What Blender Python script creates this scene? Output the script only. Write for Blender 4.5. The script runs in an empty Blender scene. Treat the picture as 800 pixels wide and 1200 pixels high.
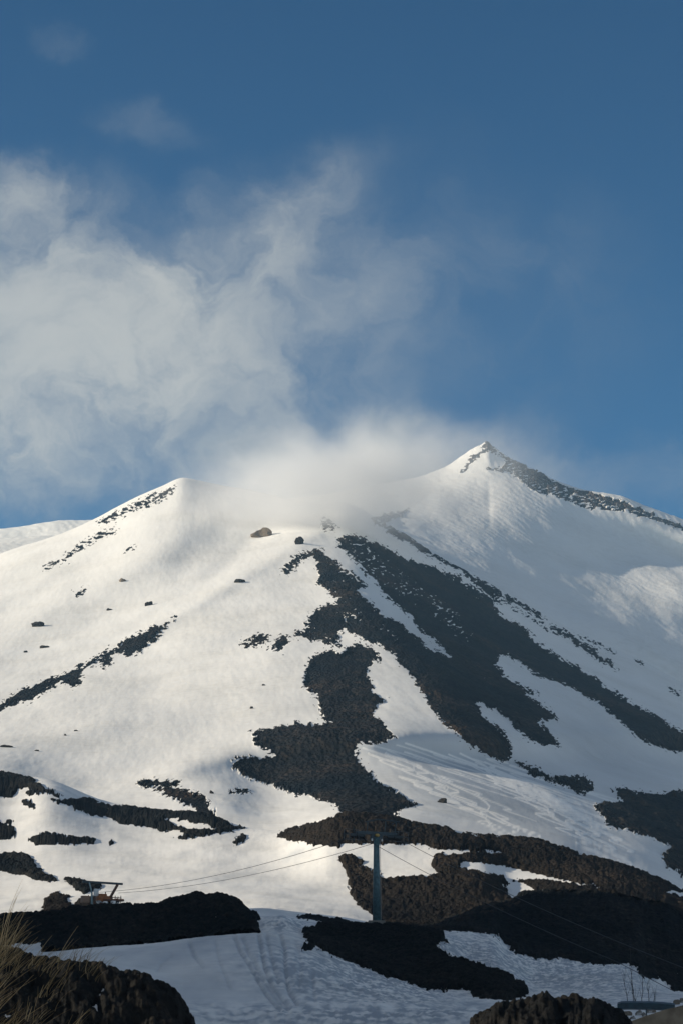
import bpy, bmesh, math, random
import numpy as np
from mathutils import Vector, Matrix

# ------------------------------------------------------------------ camera model
F = 1200 * 85.0 / 36.0
PITCH = math.atan((1250 - 600) / F)
CP, SP = math.cos(PITCH), math.sin(PITCH)
scene = bpy.context.scene
COL = scene.collection

def at(px, py, r):
    """world point seen in direction (px,py) at horizontal range r"""
    u, v = px - 400.0, 600.0 - py
    h = F * CP - v * SP
    zz = F * SP + v * CP
    L = math.hypot(u, h)
    return Vector((u / L * r, h / L * r, zz / L * r))

# ------------------------------------------------------------------ numeric helpers
def slopes(x, y):
    h = np.diff(x, axis=0); d = np.diff(y, axis=0) / h
    m = np.zeros_like(y)
    w1 = 2 * h[1:] + h[:-1]; w2 = h[1:] + 2 * h[:-1]
    ok = (d[1:] * d[:-1]) > 0
    with np.errstate(divide='ignore', invalid='ignore'):
        mm = (w1 + w2) / (w1 / d[:-1] + w2 / d[1:])
    m[1:-1] = np.where(ok, mm, 0)
    m[0] = d[0]; m[-1] = d[-1]
    return m

def curve(pts):
    """monotone cubic through (px,value) points"""
    if np.isscalar(pts): return lambda q, c=float(pts): np.full_like(q, c)
    P = np.array(sorted(pts), float); x, y = P[:, 0], P[:, 1]
    if len(x) == 1: return lambda q: np.full_like(q, y[0])
    m = slopes(x[:, None], y[:, None])[:, 0] if len(x) > 2 else np.array([(y[1]-y[0])/(x[1]-x[0])]*2)
    def f(q):
        q = np.clip(q, x[0], x[-1]); i = np.clip(np.searchsorted(x, q) - 1, 0, len(x) - 2)
        h = x[i+1] - x[i]; t = (q - x[i]) / h
        return ((1+2*t)*(1-t)**2)*y[i] + t*(1-t)**2*h*m[i] + t*t*(3-2*t)*y[i+1] + t*t*(t-1)*h*m[i+1]
    return f

def hsh(ix, iy, s):
    n = (ix.astype(np.int64) * 374761393 + iy.astype(np.int64) * 668265263 + s * 1442695041) & 0xffffffff
    n = ((n ^ (n >> 13)) * 1274126177) & 0xffffffff
    n = ((n ^ (n >> 16)) * 2246822519) & 0xffffffff
    return ((n ^ (n >> 15)) & 0xffffff) / float(0x1000000)

def perlin(x, y, s=0):
    ix, iy = np.floor(x), np.floor(y); fx, fy = x - ix, y - iy
    ix = ix.astype(np.int64); iy = iy.astype(np.int64)
    ux = fx*fx*fx*(fx*(fx*6-15)+10); uy = fy*fy*fy*(fy*(fy*6-15)+10)
    def g(dx, dy):
        a = hsh(ix+dx, iy+dy, s) * 2*np.pi
        return np.cos(a)*(fx-dx) + np.sin(a)*(fy-dy)
    a = g(0,0)*(1-ux) + g(1,0)*ux; b = g(0,1)*(1-ux) + g(1,1)*ux
    return (a*(1-uy) + b*uy) * 1.5

def fbm(x, y, oct=4, s=0, gain=.5):
    t = 0; a = 1.0; n = 0
    for i in range(oct):
        t = t + a * perlin(x, y, s + i*7); n += a; a *= gain; x = x*2.03 + 3.1; y = y*2.03 + 1.7
    return t / n

def blocks(x, y, s=0):
    """rubble: rounded blocks of random height, 0..1"""
    ix, iy = np.floor(x).astype(np.int64), np.floor(y).astype(np.int64)
    out = np.zeros_like(x)
    for dx in (-1, 0, 1):
        for dy in (-1, 0, 1):
            cx, cy = ix+dx, iy+dy
            a = hsh(cx, cy, s); b = hsh(cx, cy, s+1); c = hsh(cx, cy, s+2); e = hsh(cx, cy, s+3)
            px, py = x-(cx+a), y-(cy+b)
            th = e*6.283; qx = px*np.cos(th)+py*np.sin(th); qy = -px*np.sin(th)+py*np.cos(th)
            R = .45 + .5*c
            # super-ellipse profile with a tilted top gives chunky blocks
            d = (np.abs(qx/R)**2.6 + np.abs(qy/(R*.75))**2.6)
            h = (.35+.65*c) * np.sqrt(np.clip(1-d, 0, 1)) * (1 + .35*qx/R)
            out = np.maximum(out, h)
    return out

def sm(a, b, x):
    t = np.clip((x-a)/(b-a), 0, 1); return t*t*(3-2*t)

# ------------------------------------------------------------------ rasters traced in the photo's pixel frame, baked on the ground
X0, X1, Y0, Y1, SS = -80, 880, 500, 1240, 2
RW, RH = (X1-X0)*SS, (Y1-Y0)*SS
def raster(polys, holes=()):
    M = np.zeros((RH, RW), np.float32)
    for lst, val in ((polys, 1.0), (holes, 0.0)):
        for P in lst:
            P = np.array(P, float)
            x = (P[:,0]-X0)*SS; y = (P[:,1]-Y0)*SS
            a, b = max(0, int(x.min())), min(RW, int(x.max())+2); c, d = max(0, int(y.min())), min(RH, int(y.max())+2)
            if b <= a or d <= c: continue
            gx, gy = np.meshgrid(np.arange(a, b)+.5, np.arange(c, d)+.5)
            ins = np.zeros(gx.shape, bool)
            for k in range(len(x)):
                xa, ya, xb, yb = x[k-1], y[k-1], x[k], y[k]
                if ya == yb: continue
                cr = ((ya > gy) != (yb > gy)) & (gx < (xb-xa)*(gy-ya)/(yb-ya)+xa)
                ins ^= cr
            M[c:d, a:b][ins] = val
    return M
def blur(M, s):
    n = max(1, int(s*SS)); k = np.ones(2*n+1, np.float32)/(2*n+1)
    for _ in range(2):
        for ax in (0, 1):
            P = np.pad(M, [(n, n) if q == ax else (0, 0) for q in (0, 1)], mode='edge')
            cs = np.cumsum(P, axis=ax, dtype=np.float64)
            cs = np.insert(cs, 0, 0, axis=ax)
            if ax == 0: M = ((cs[2*n+1:, :]-cs[:-2*n-1, :])/(2*n+1)).astype(np.float32)
            else: M = ((cs[:, 2*n+1:]-cs[:, :-2*n-1])/(2*n+1)).astype(np.float32)
    return M
def sample(M, px, py):
    x = np.clip((px-X0)*SS-.5, 0, RW-1.01); y = np.clip((py-Y0)*SS-.5, 0, RH-1.01)
    i, j = x.astype(int), y.astype(int); a, b = x-i, y-j
    v = (M[j,i]*(1-a)+M[j,i+1]*a)*(1-b) + (M[j+1,i]*(1-a)+M[j+1,i+1]*a)*b
    return v
def strokes(lines, w):
    M = np.zeros((RH, RW), np.float32); R = int(w*SS*2.5)+1
    gy, gx = np.mgrid[-R:R+1, -R:R+1]
    for L, amp in lines:
        L = np.array(L, float); 
        for k in range(len(L)-1):
            n = int(max(1, np.hypot(*(L[k+1]-L[k]))*SS/1.2))
            for t in range(n):
                p = L[k]+(L[k+1]-L[k])*t/n; x, y = (p[0]-X0)*SS, (p[1]-Y0)*SS
                i, j = int(x), int(y)
                if i-R < 0 or j-R < 0 or i+R+1 > RW or j+R+1 > RH: continue
                g = amp*np.exp(-((gx-(x-i))**2+(gy-(y-j))**2)/(w*SS)**2)
                S = M[j-R:j+R+1, i-R:i+R+1]; np.copyto(S, np.where(abs(g) > abs(S), g, S))
    return M

# ------------------------------------------------------------------ knots of the terrain: crest and valley lines (px -> py), range r
XA, XB = -150, 950
crestA = [(-150,1118),(0,1125),(22,1129),(45,1135),(67,1138),(90,1139),(112,1143),(125,1145),(147,1150),(162,1153),(185,1165),(200,1173),(225,1200),(260,1226),(400,1228),(530,1222),(552,1209),(575,1196),(591,1190),(620,1186),(637,1182),(650,1184),(682,1185),(692,1183),(707,1192),(730,1204),(760,1214),(950,1214)]
k2 = curve(crestA)
crestKC = [(-150,712),(-60,678),(0,650),(60,630),(110,609),(160,583),(190,570),(215,560),(235,564),(250,567),(300,576),(350,587),(380,590),(400,587),(415,592),(440,606),(455,616),(472,624),(500,644),(543,668),(592,695),(640,722),(700,752),(754,777),(800,802),(870,838),(950,875)]
KNOTS = [  # (y curve or None, r curve, z explicit)
 (None, curve(3.0), -1.7),
 (None, curve(44.0), -1.1),
 (k2, curve(60.0), None),
 (lambda q: np.maximum(k2(q)+20, 1208), curve(75.0), None),
 (curve([(-150,1150),(100,1150),(200,1178),(300,1185),(600,1188),(700,1186),(800,1179),(950,1176)]), curve(115.0), None),
 (curve([(-150,1112),(0,1110),(55,1117),(110,1111),(180,1105),(250,1098),(303,1094),(330,1098),(360,1106),(393,1122),(419,1133),(445,1141),(500,1158),(550,1166),(600,1172),(640,1174),(720,1168),(800,1168),(950,1168)]), curve([(-150,180),(450,180),(600,160),(950,150)]), None),
 (curve([(-150,1109),(0,1108),(110,1109),(180,1103),(250,1097),(303,1091),(330,1090),(360,1098),(430,1113),(500,1128),(550,1144),(600,1163),(650,1165),(720,1160),(800,1166),(950,1166)]), curve([(-150,229),(280,229),(450,217),(600,175),(950,170)]), None),
 (curve([(-150,1077),(0,1075),(45,1074),(75,1068),(100,1065),(150,1064),(180,1064),(200,1057),(232,1052),(260,1052),(280,1059),(300,1074),(330,1074),(350,1084),(375,1089),(406,1087),(445,1086),(487,1091),(510,1098),(525,1110),(549,1131),(575,1140),(601,1149),(625,1160),(650,1158),(720,1150),(800,1163),(950,1163)]), curve([(-150,240),(480,240),(600,195),(950,190)]), None),
 (curve([(-150,1092),(280,1085),(320,1078),(350,1079),(400,1086),(440,1090),(490,1092),(575,1095),(595,1112),(640,1125),(692,1130),(745,1132),(760,1147),(788,1158),(830,1164),(950,1170)]), curve([(-150,262),(480,266),(560,280),(950,290)]), None),
 (curve([(-150,1085),(0,1080),(100,1074),(200,1068),(300,1070),(400,1080),(450,1085),(500,1087),(530,1078),(560,1067),(600,1056),(615,1049),(650,1047),(707,1047),(735,1053),(775,1061),(800,1072),(950,1120)]), curve([(-150,310),(400,310),(560,340),(950,340)]), None),
 (curve([(-150,1078),(0,1070),(100,1068),(200,1064),(300,1062),(400,1072),(450,1080),(500,1084),(560,1074),(600,1064),(650,1056),(707,1056),(735,1061),(800,1080),(950,1126)]), curve([(-150,335),(400,335),(560,362),(950,362)]), None),
 (curve([(-150,1046),(0,1042),(100,1036),(200,1036),(300,1040),(400,1046),(430,1046),(500,1040),(560,1036),(600,1050),(700,1040),(760,1050),(800,1060),(950,1100)]), curve(430.0), None),
 (curve([(-150,885),(0,906),(60,922),(130,942),(180,950),(240,957),(290,971),(330,974),(360,966),(400,955),(450,958),(481,965),(526,972),(568,979),(632,986),(656,994),(700,1008),(740,1019),(770,1030),(805,1046),(950,1098)]), curve([(-150,860),(0,820),(150,760),(300,620),(400,540),(950,540)]), None),
 (curve([(-150,905),(0,912),(60,934),(130,948),(240,964),(290,978),(330,980),(360,974),(400,964),(450,966),(526,979),(632,993),(700,1015),(770,1037),(805,1053),(950,1105)]), curve([(-150,900),(0,860),(150,800),(300,655),(400,572),(950,575)]), None),
 (curve([(-150,890),(0,899),(60,917),(100,926),(150,932),(200,937),(260,945),(300,958),(330,962),(380,958),(420,953),(480,956),(560,963),(640,973),(700,990),(770,1012),(805,1030),(950,1080)]), curve([(-150,1020),(0,990),(150,930),(300,800),(400,700),(950,700)]), None),
 (curve([(-150,850),(0,852),(200,858),(400,862),(600,880),(800,925),(950,965)]), curve([(-150,1250),(150,1200),(400,1080),(600,1060),(950,1100)]), None),
 (curve([(-150,775),(0,760),(120,745),(260,730),(400,730),(500,765),(600,820),(800,880),(950,940)]), curve([(-150,1720),(150,1700),(400,1640),(600,1500),(950,1500)]), None),
 (curve([(-150,725),(0,690),(100,665),(200,640),(300,640),(400,645),(500,700),(600,760),(700,800),(800,840),(950,905)]), curve([(-150,2120),(150,2120),(400,2100),(600,2000),(950,1950)]), None),
 (curve(crestKC), curve([(-150,2500),(250,2560),(400,2500),(950,2440)]), None),
 (curve([(x, y+25) for x, y in crestKC]), curve([(-150,2850),(950,2850)]), None),
 (curve([(-150,660),(0,655),(110,640),(250,610),(400,612),(450,625),(500,640),(600,680),(700,725),(800,775),(950,840)]), curve([(-150,3150),(400,3100),(600,3150),(950,3150)]), None),
 (curve([(-150,640),(0,634),(110,625),(250,605),(400,600),(500,612),(570,631),(650,655),(720,685),(800,712),(950,760)]), curve([(-150,3600),(400,3500),(600,3550),(950,3650)]), None),
 (curve([(-150,652),(0,632),(60,624),(110,622),(300,600),(400,590),(480,577),(520,566),(545,557),(571,551),(600,556),(646,577),(700,594),(765,610),(800,622),(870,644),(950,667)]), curve([(-150,4080),(950,4080)]), None),
 (curve([(-150,645),(0,621),(60,612),(110,611),(200,605),(300,590),(400,576),(480,561),(520,548),(545,533),(556,526),(565,521.5),(571,518.5),(577,524),(590,533),(604,541),(628,552),(646,562),(667,571),(695,579),(730,586),(765,597),(800,609),(870,632),(950,655)]), curve([(-150,4200),(950,4200)]), None),
 (curve([(-150,700),(570,640),(950,720)]), curve(4900.0), None),
 (None, curve(9000.0), 150.0),
 (None, curve(30000.0), 0.0),
]
NROW = [10, 20, 90, 30, 90, 100, 60, 60, 14, 56, 14, 44, 120, 14, 80, 150, 210, 170, 200, 16, 40, 110, 120, 40, 14, 8, 8]
IG, IM = 13, 19      # last knots of the ground and of the mountain sheets

dense = np.arange(-60, 860.01, .85)
th_d = np.arctan((dense-400)/(F*CP))
aL = np.linspace(-math.pi, th_d[0]-.22, 60); aL2 = np.linspace(th_d[0]-.20, th_d[0]-.002, 70)
aR2 = np.linspace(th_d[-1]+.002, th_d[-1]+.20, 70); aR = np.linspace(th_d[-1]+.22, math.pi, 60)
TH = np.concatenate([aL, aL2, th_d, aR2, aR]); NC = len(TH)
THC = np.clip(TH, math.atan((XA-400)/(F*CP)), math.atan((XB-400)/(F*CP)))
edge = math.atan(560/(F*CP))
WS = 1 - .93*sm(edge, 1.2, np.abs(TH))

def col_knots():
    Rk, Zk = [], []
    for yc, rc, zexp in KNOTS:
        if yc is None:
            Rk.append(np.full(NC, rc(np.array([400.]))[0])); Zk.append(np.full(NC, zexp)); continue
        px = 400 + F*CP*np.tan(THC)
        for _ in range(5):
            v = 600 - yc(px); h = F*CP - v*SP; px = 400 + h*np.tan(THC)
        v = 600 - yc(px); h = F*CP - v*SP
        r = rc(px); z = r*(F*SP+v*CP)/(h/np.cos(THC))
        Rk.append(r); Zk.append(z*WS)
    return np.array(Rk), np.array(Zk)
RK, ZK = col_knots()
def hsm(A, n):
    k = np.ones(2*n+1)/(2*n+1); P = np.pad(A, n, mode='edge'); return np.convolve(np.convolve(np.pad(P, n, mode='edge'), k, 'valid'), k, 'valid')
for k_, n_ in ((11, 12), (12, 9), (13, 9), (14, 14), (15, 18), (16, 18), (17, 14), (20, 24), (21, 45), (22, 50)):
    d0, d1 = 130, 130+len(dense); q_ = ZK[k_]/RK[k_]
    sub = hsm(q_[d0:d1], n_); w_ = sm(0, 40, np.minimum(np.arange(d1-d0), d1-d0-1-np.arange(d1-d0)).astype(float)); q_[d0:d1] = q_[d0:d1]*(1-w_)+sub*w_
    ZK[k_] = q_*RK[k_]
MK = slopes(RK, ZK)
rows_r, rows_z, rows_k = [], [], []
for k, n in enumerate(NROW[:len(KNOTS)-1]):
    h = RK[k+1]-RK[k]
    for s in range(n):
        t = s/n; rows_r.append(RK[k]+h*t); rows_k.append(k+t)
        rows_z.append(((1+2*t)*(1-t)**2)*ZK[k] + t*(1-t)**2*h*MK[k] + t*t*(3-2*t)*ZK[k+1] + t*t*(t-1)*h*MK[k+1])
rows_r.append(RK[-1]); rows_z.append(ZK[-1]); rows_k.append(len(KNOTS)-1)
R = np.array(rows_r); Z = np.array(rows_z); KR = np.array(rows_k)
def smooth_rows(A, n, lo, hi):
    for _ in range(n):
        B = A.copy(); B[lo+1:hi-1] = (A[lo:hi-2]+2*A[lo+1:hi-1]+A[lo+2:hi])/4; A = B
    return A
X = R*np.sin(TH)[None, :]; Y = R*np.cos(TH)[None, :]
def project(X, Y, Z):
    Yf = np.maximum(Y*CP+Z*SP, 1e-3); Zu = -Y*SP+Z*CP
    px = 400+F*X/Yf; py = 600-F*Zu/Yf
    ok = (Y > 0)
    return np.where(ok, px, -999), np.where(ok, py, 2000)
PX, PY = project(X, Y, Z)

# ---- sculpting along the line of sight: keeps outlines, turns the faces.  (px, py, sx, sy, angle, amount)
D = np.zeros_like(R)
mtn = (sm(13.2, 14.0, KR)*(1-sm(17.2, 17.9, KR)))[:, None]
SC = [
 (203,722,250,9,-29.5, .007), (60,690,150,14,-27,-.008), (365,845,80,36,-8,-.012), (290,640,80,12,-42,-.006),   # the left spur stands out
 (180,690,270,30,-29.5,-.020),   # bowl behind it
 (300,850,110,22,-12,-.016),
 (200,905,80,14,-18, .016),
 (310,915,90,22,10,-.022),
 (330,760,60,40,-45, .010),
 (470,760,170,26,48, .020), (560,800,170,22,45,-.016), (640,850,170,22,40, .012),
 (590,930,120,22,20,-.012), (120,850,90,16,-10,.012), (60,800,90,12,-24,-.010),
]
for cx, cy, sx, sy, an, am in SC:
    a = math.radians(an); dx = PX-cx; dy = PY-cy
    u = dx*math.cos(a)+dy*math.sin(a); v = -dx*math.sin(a)+dy*math.cos(a)
    D += -am*np.exp(-(u/sx)**2-(v/sy)**2)
D *= mtn
farw = (sm(19.3, 20, KR)*(1-sm(21.2, 22, KR)))[:, None]
D -= farw*.04*sm(520, 830, PX)*sm(655, 725, PY)
farw2 = (sm(20.2, 21, KR)*(1-sm(21.6, 22, KR)))[:, None]
D += farw2*.035*sm(560, 820, PX)*(1-sm(650, 700, PY))
foot = (sm(13.3, 14.3, KR)*(1-sm(16.0, 16.9, KR)))[:, None]
D += foot*((.15*sm(430, 720, PX)*sm(800, 900, PY)) + .12*sm(205, 390, PX)*sm(855, 900, PY))
R2 = R*(1+D); Z = Z*(1+D); X = R2*np.sin(TH)[None, :]; Y = R2*np.cos(TH)[None, :]

# ---- tall cinder ridge added off frame to the left, unseen, to shade the foreground
HX = -135.0
ridge = 118*np.exp(-np.abs((X-HX)/62)**2.4)*sm(55, 110, Y)*(1-sm(300, 330, Y))*sm(.16, .27, -X/np.maximum(Y, 1))
Z = Z + np.where(Y > 0, ridge, 0)

# ------------------------------------------------------------------ traced outlines
M_SPUR = [(-40,850),(0,825),(20,813),(42,804),(65,794),(88,783),(110,771),(130,760),(149,748),(172,739),(200,727),(188,742),(172,758),(159,765),(151,768),(143,763),(133,768),(131,778),(125,784),(119,779),(120,771),(110,781),(101,781),(97,791),(94,802),(84,808),(78,802),(68,802),(52,812),(39,820),(23,823),(6,830),(-40,853)]
M_MAIN = [(395,631),(414,625),(441,634),(469,651),(502,663),(532,676),(548,685),(565,695),(580,703),(584,718),(596,727),(613,735),(616,740),(624,750),(640,761),(662,775),(682,786),(701,798),(723,813),(745,827),(767,838),(789,853),(805,862),(870,900),(870,915),(805,879),(786,879),(772,874),(756,867),(734,852),(712,832),(695,819),(671,806),(646,798),(624,788),(607,775),(591,768),(583,769),(580,780),(588,790),(605,802),(632,813),(610,811),(629,821),(654,842),(629,845),(638,854),(654,876),(643,875),(621,868),(607,854),(594,841),(580,832),(565,823),(554,820),(557,825),(570,845),(590,860),(600,874),(597,887),(588,890),(575,888),(555,876),(535,860),(518,845),(503,828),(493,809),(482,792),(463,770),(448,757),(441,754),(430,751),(416,743),(404,737),(397,741),(400,762),(389,756),(375,752),(366,753),(359,748),(345,746),(342,741),(356,738),(358,730),(364,719),(381,709),(395,708),(395,702),(384,694),(375,683),(373,669),(370,658),(367,650),(378,648)]
M_S6 = [(378,646),(390,626),(397,642),(414,653),(427,669),(441,681),(449,693),(455,702),(471,715),(485,725),(491,737),(502,746),(515,757),(531,772),(518,768),(502,759),(491,751),(477,737),(460,726),(444,715),(430,704),(417,694),(428,684),(411,672),(397,661),(381,648)]
M_A = [(330,669),(333,661),(345,653),(362,647),(377,643),(377,649),(362,653),(351,660),(340,671),(332,673)]
M_C1 = [(278,752),(288,750),(296,746),(309,742),(318,745),(314,755),(301,757),(290,757)]
M_C2 = [(327,744),(340,746),(340,752),(331,763),(316,762),(323,752)]
M_3 = [(370,770),(381,764),(389,763),(400,768),(410,757),(419,753),(433,759),(448,771),(447,777),(436,775),(430,782),(432,796),(436,811),(453,819),(444,823),(437,835),(449,849),(463,865),(445,873),(419,870),(416,881),(426,897),(439,912),(458,923),(488,941),(471,948),(462,953),(470,975),(380,975),(400,951),(390,943),(364,933),(341,927),(318,918),(292,909),(275,899),(273,889),(292,886),(309,887),(325,884),(309,878),(299,871),(299,858),(286,855),(301,856),(329,851),(345,847),(367,849),(391,847),(378,840),(373,832),(374,818),(366,810),(355,807),(356,790),(362,777)]
M_R1 = [(430,604),(438,604),(455,615),(472,622),(496,639),(521,656),(543,668),(565,681),(592,695),(620,711),(640,722),(635,727),(654,734),(673,747),(690,758),(704,769),(731,786),(717,781),(698,772),(684,761),(662,748),(635,733),(616,722),(596,710),(580,702),(560,688),(540,672),(515,659),(497,648),(471,633),(452,622)]
M_R1H = [(575,693),(600,706),(618,716),(640,728),(655,736),(640,733),(612,717),(590,704)]
M_R2 = [(673,742),(698,751),(723,766),(709,761),(690,751)]
M_R3 = [(742,772),(755,777),(751,780),(744,776)]
M_R4 = [(781,804),(797,812),(790,813),(782,807)]
M_6 = [(602,890),(621,896),(635,904),(649,911),(668,908),(687,912),(695,920),(693,927),(676,926),(657,918),(635,911),(621,905),(607,896)]
M_K = [(695,943),(723,937),(734,937),(720,927),(715,922),(734,926),(759,931),(792,927),(870,930),(870,1020),(805,990),(783,990),(764,981),(734,973),(713,967),(701,955)]
M_OUT = [(777,1002),(782,993),(805,989),(870,1000),(870,1060),(805,1031),(794,1017),(786,1018),(779,1012)]
M_L4 = [(161,916),(169,912),(191,914),(210,914),(213,919),(199,923),(172,921)]
M_L5 = [(178,927),(202,924),(225,930),(242,935),(244,950),(252,962),(232,962),(229,950),(210,939),(187,931)]
M_L6 = [(266,929),(277,927),(296,927),(298,931),(270,931)]
M_SK = [(112,613),(130,602),(162,589),(195,574),(213,566),(195,582),(180,588),(168,596),(150,600),(140,608),(120,614)]
M_ST1 = [(52,666),(75,650),(97,636),(120,623),(136,618),(138,621),(122,628),(100,642),(78,655),(56,667)]
M_ST2 = [(143,647),(162,637),(163,639),(145,649)]
M_ST3 = [(86,698),(92,693),(104,688),(103,692),(94,697)]
M_ST4 = [(203,724),(213,718),(214,720),(204,725)]
M_T1 = [(374,612),(386,606),(396,618),(388,622),(378,620)]
M_T2 = [(438,612),(452,606),(468,602),(462,612),(448,616)]
M_F1 = [(560,526),(566,521),(572,517),(578,522),(582,528),(590,534),(607,542),(632,553),(649,566),(674,575),(702,583),(730,591),(765,603),(800,617),(880,650),(880,662),(800,623),(779,615),(744,606),(716,601),(688,599),(660,588),(625,577),(611,566),(597,556),(565,554),(590,546),(586,537),(574,531)]
M_F2 = [(571,524),(574,528),(560,537),(541,553),(534,556),(548,543),(560,530)]
M_F3 = [(430,612),(452,604),(474,598),(470,604),(448,612),(436,620)]

H_T1 = [(397,989),(481,989),(496,989),(505,995),(544,997),(568,998),(571,1001),(544,1001),(517,1003),(511,1004),(503,1012),(514,1024),(499,1028),(475,1030),(448,1030),(436,1021),(421,1016),(427,1012),(412,1000),(397,999)]
H_T1b = [(565,993),(580,995),(598,1001),(572,1001)]
H_T = [(538,1009),(559,1010),(592,1016),(626,1023),(662,1032),(692,1038),(725,1043),(704,1042),(671,1039),(644,1035),(599,1032),(629,1044),(650,1048),(632,1049),(605,1054),(596,1055),(581,1041),(578,1036),(596,1038),(590,1030),(560,1024),(538,1019)]
H_T2 = [(782,1043),(800,1044),(870,1062),(870,1072),(800,1052),(779,1048)]
B_J = [(325,977),(351,969),(374,964),(390,959),(400,950),(480,950),(481,965),(502,968),(526,971),(535,977),(568,979),(590,981),(632,985),(656,994),(686,1005),(716,1012),(740,1018),(770,1029),(794,1041),(870,1070),(870,1085),(800,1075),(740,1060),(700,1052),(650,1050),(600,1056),(560,1034),(538,1024),(505,1023),(500,1000),(440,990),(396,991),(367,988),(341,984)]
B_H = [(398,998),(406,998),(412,1000),(427,1012),(421,1016),(436,1021),(448,1030),(499,1028),(514,1024),(560,1024),(590,1040),(600,1056),(615,1060),(560,1080),(500,1093),(487,1090),(451,1084),(436,1073),(430,1070),(418,1060),(412,1048),(409,1030),(398,1010)]
B_G = [(494,1089),(530,1076),(560,1064),(600,1052),(615,1044),(650,1041),(707,1041),(735,1047),(775,1055),(800,1066),(880,1110),(880,1175),(800,1160),(788,1157),(775,1147),(748,1145),(750,1137),(745,1131),(720,1129),(692,1129),(665,1124),(637,1124),(600,1117),(594,1109),(585,1097),(575,1093)]
B_D = [(356,1092),(380,1084),(406,1081),(445,1079),(487,1086),(510,1093),(521,1101),(516,1107),(504,1109),(523,1121),(549,1130),(575,1138),(601,1148),(621,1166),(600,1171),(578,1172),(555,1167),(549,1158),(520,1159),(500,1159),(481,1153),(445,1140),(419,1132),(393,1120),(372,1112),(358,1101)]
B_D2 = [(344,1074),(365,1073),(397,1078),(425,1085),(404,1085),(376,1079)]
B_D3 = [(353,1110),(367,1109),(367,1112),(355,1113)]
B_C = [(-80,1070),(0,1069),(45,1068),(75,1060),(100,1057),(150,1056),(180,1057),(194,1051),(215,1047),(232,1045),(264,1045),(282,1052),(296,1062),(303,1075),(303,1094),(250,1098),(180,1105),(120,1111),(75,1116),(50,1119),(53,1114),(50,1110),(53,1106),(27,1105),(9,1107),(-80,1112)]
B_A = [(-80,1100),(0,1108),(45,1118),(90,1122),(125,1129),(147,1137),(165,1148),(190,1162),(205,1172),(222,1190),(232,1240),(-80,1240)]
B_E = [(545,1240),(552,1200),(575,1180),(591,1170),(620,1164),(637,1158),(650,1162),(682,1162),(694,1168),(709,1180),(732,1196),(750,1240)]
B_L1 = [(-80,890),(0,905),(19,906),(37,913),(56,925),(79,935),(64,932),(45,926),(30,922),(22,924),(15,933),(0,933),(-80,930)]
B_L1b = [(28,926),(41,927),(49,932),(34,931)]
B_L2 = [(26,939),(36,940),(42,946),(34,947)]
B_L3 = [(58,938),(79,938),(101,936),(127,944),(161,947),(187,950),(232,951),(247,954),(262,961),(274,968),(289,970),(262,975),(240,980),(210,984),(204,981),(221,978),(210,970),(187,972),(169,967),(142,965),(131,958),(105,952),(79,944)]
H_L3 = [(187,957),(210,959),(240,965),(266,972),(244,973),(225,972),(210,967)]
B_L7 = [(-80,955),(0,964),(9,967),(22,978),(9,983),(0,984),(-80,990)]
B_L7b = [(8,963),(13,961),(19,964),(12,966)]
B_L8 = [(33,983),(56,976),(75,979),(97,983),(116,985),(105,988),(67,989),(41,987)]
B_L8b = [(123,989),(130,987),(137,988),(130,990)]
B_L9 = [(-80,1005),(0,1002),(11,1000),(28,999),(39,1007),(45,1020),(60,1027),(69,1033),(56,1034),(30,1027),(11,1020),(0,1018),(-80,1010)]
B_L10 = [(75,1029),(94,1032),(120,1037),(116,1042),(99,1048),(88,1041)]
B_L11 = [(50,1058),(54,1052),(67,1046),(81,1050),(77,1057),(86,1062),(100,1052),(118,1052),(122,1075),(60,1075),(50,1066)]
B_L12 = [(272,988),(278,981),(285,978),(291,980),(283,984),(279,988)]

# ------------------------------------------------------------------ ground detail
def seg(name_rows):
    return slice(*name_rows)
rI = [int(np.argmin(np.abs(KR-k))) for k in range(len(KNOTS))]
gS, mS, fS = slice(0, rI[IG]+1), slice(rI[IG], rI[IM]+1), slice(rI[IM], len(KR))
ROCK = np.full_like(R, -1.0)

PX, PY = project(X, Y, Z)
# warp the outlines so that edges break up into tongues and crumbs
wx = 7.0*fbm(PX/22, PY/14, 3, 11) + 9*fbm(PX/8, PY/4, 4, 31, .65)
wy = 4.5*fbm(PX/20, PY/13, 3, 51) + 5.5*fbm(PX/8, PY/4, 4, 71, .65)
mm = raster([M_SPUR, M_MAIN, M_A, M_C1, M_C2, M_3, M_R1, M_R2, M_R3, M_R4, M_6, M_K, M_OUT, M_L4, M_L5, M_L6, M_SK, M_ST1, M_ST2, M_ST3, M_ST4, M_T1, M_T2], [])
mm = np.maximum(raster([M_MAIN], [M_S6]), np.maximum(raster([M_R1], [M_R1H]), raster([M_SPUR, M_A, M_C1, M_C2, M_3, M_R2, M_R3, M_R4, M_6, M_K, M_OUT, M_L4, M_L5, M_L6, M_SK, M_ST1, M_ST2, M_ST3, M_ST4, M_T1, M_T2])))
mm = blur(mm, .8)
mw = blur(mm, 3.5)
s1 = sample(mm, PX[mS]+wx[mS]*.75, PY[mS]+wy[mS]*.75)
s2 = sample(mw, PX[mS], PY[mS])
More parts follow.
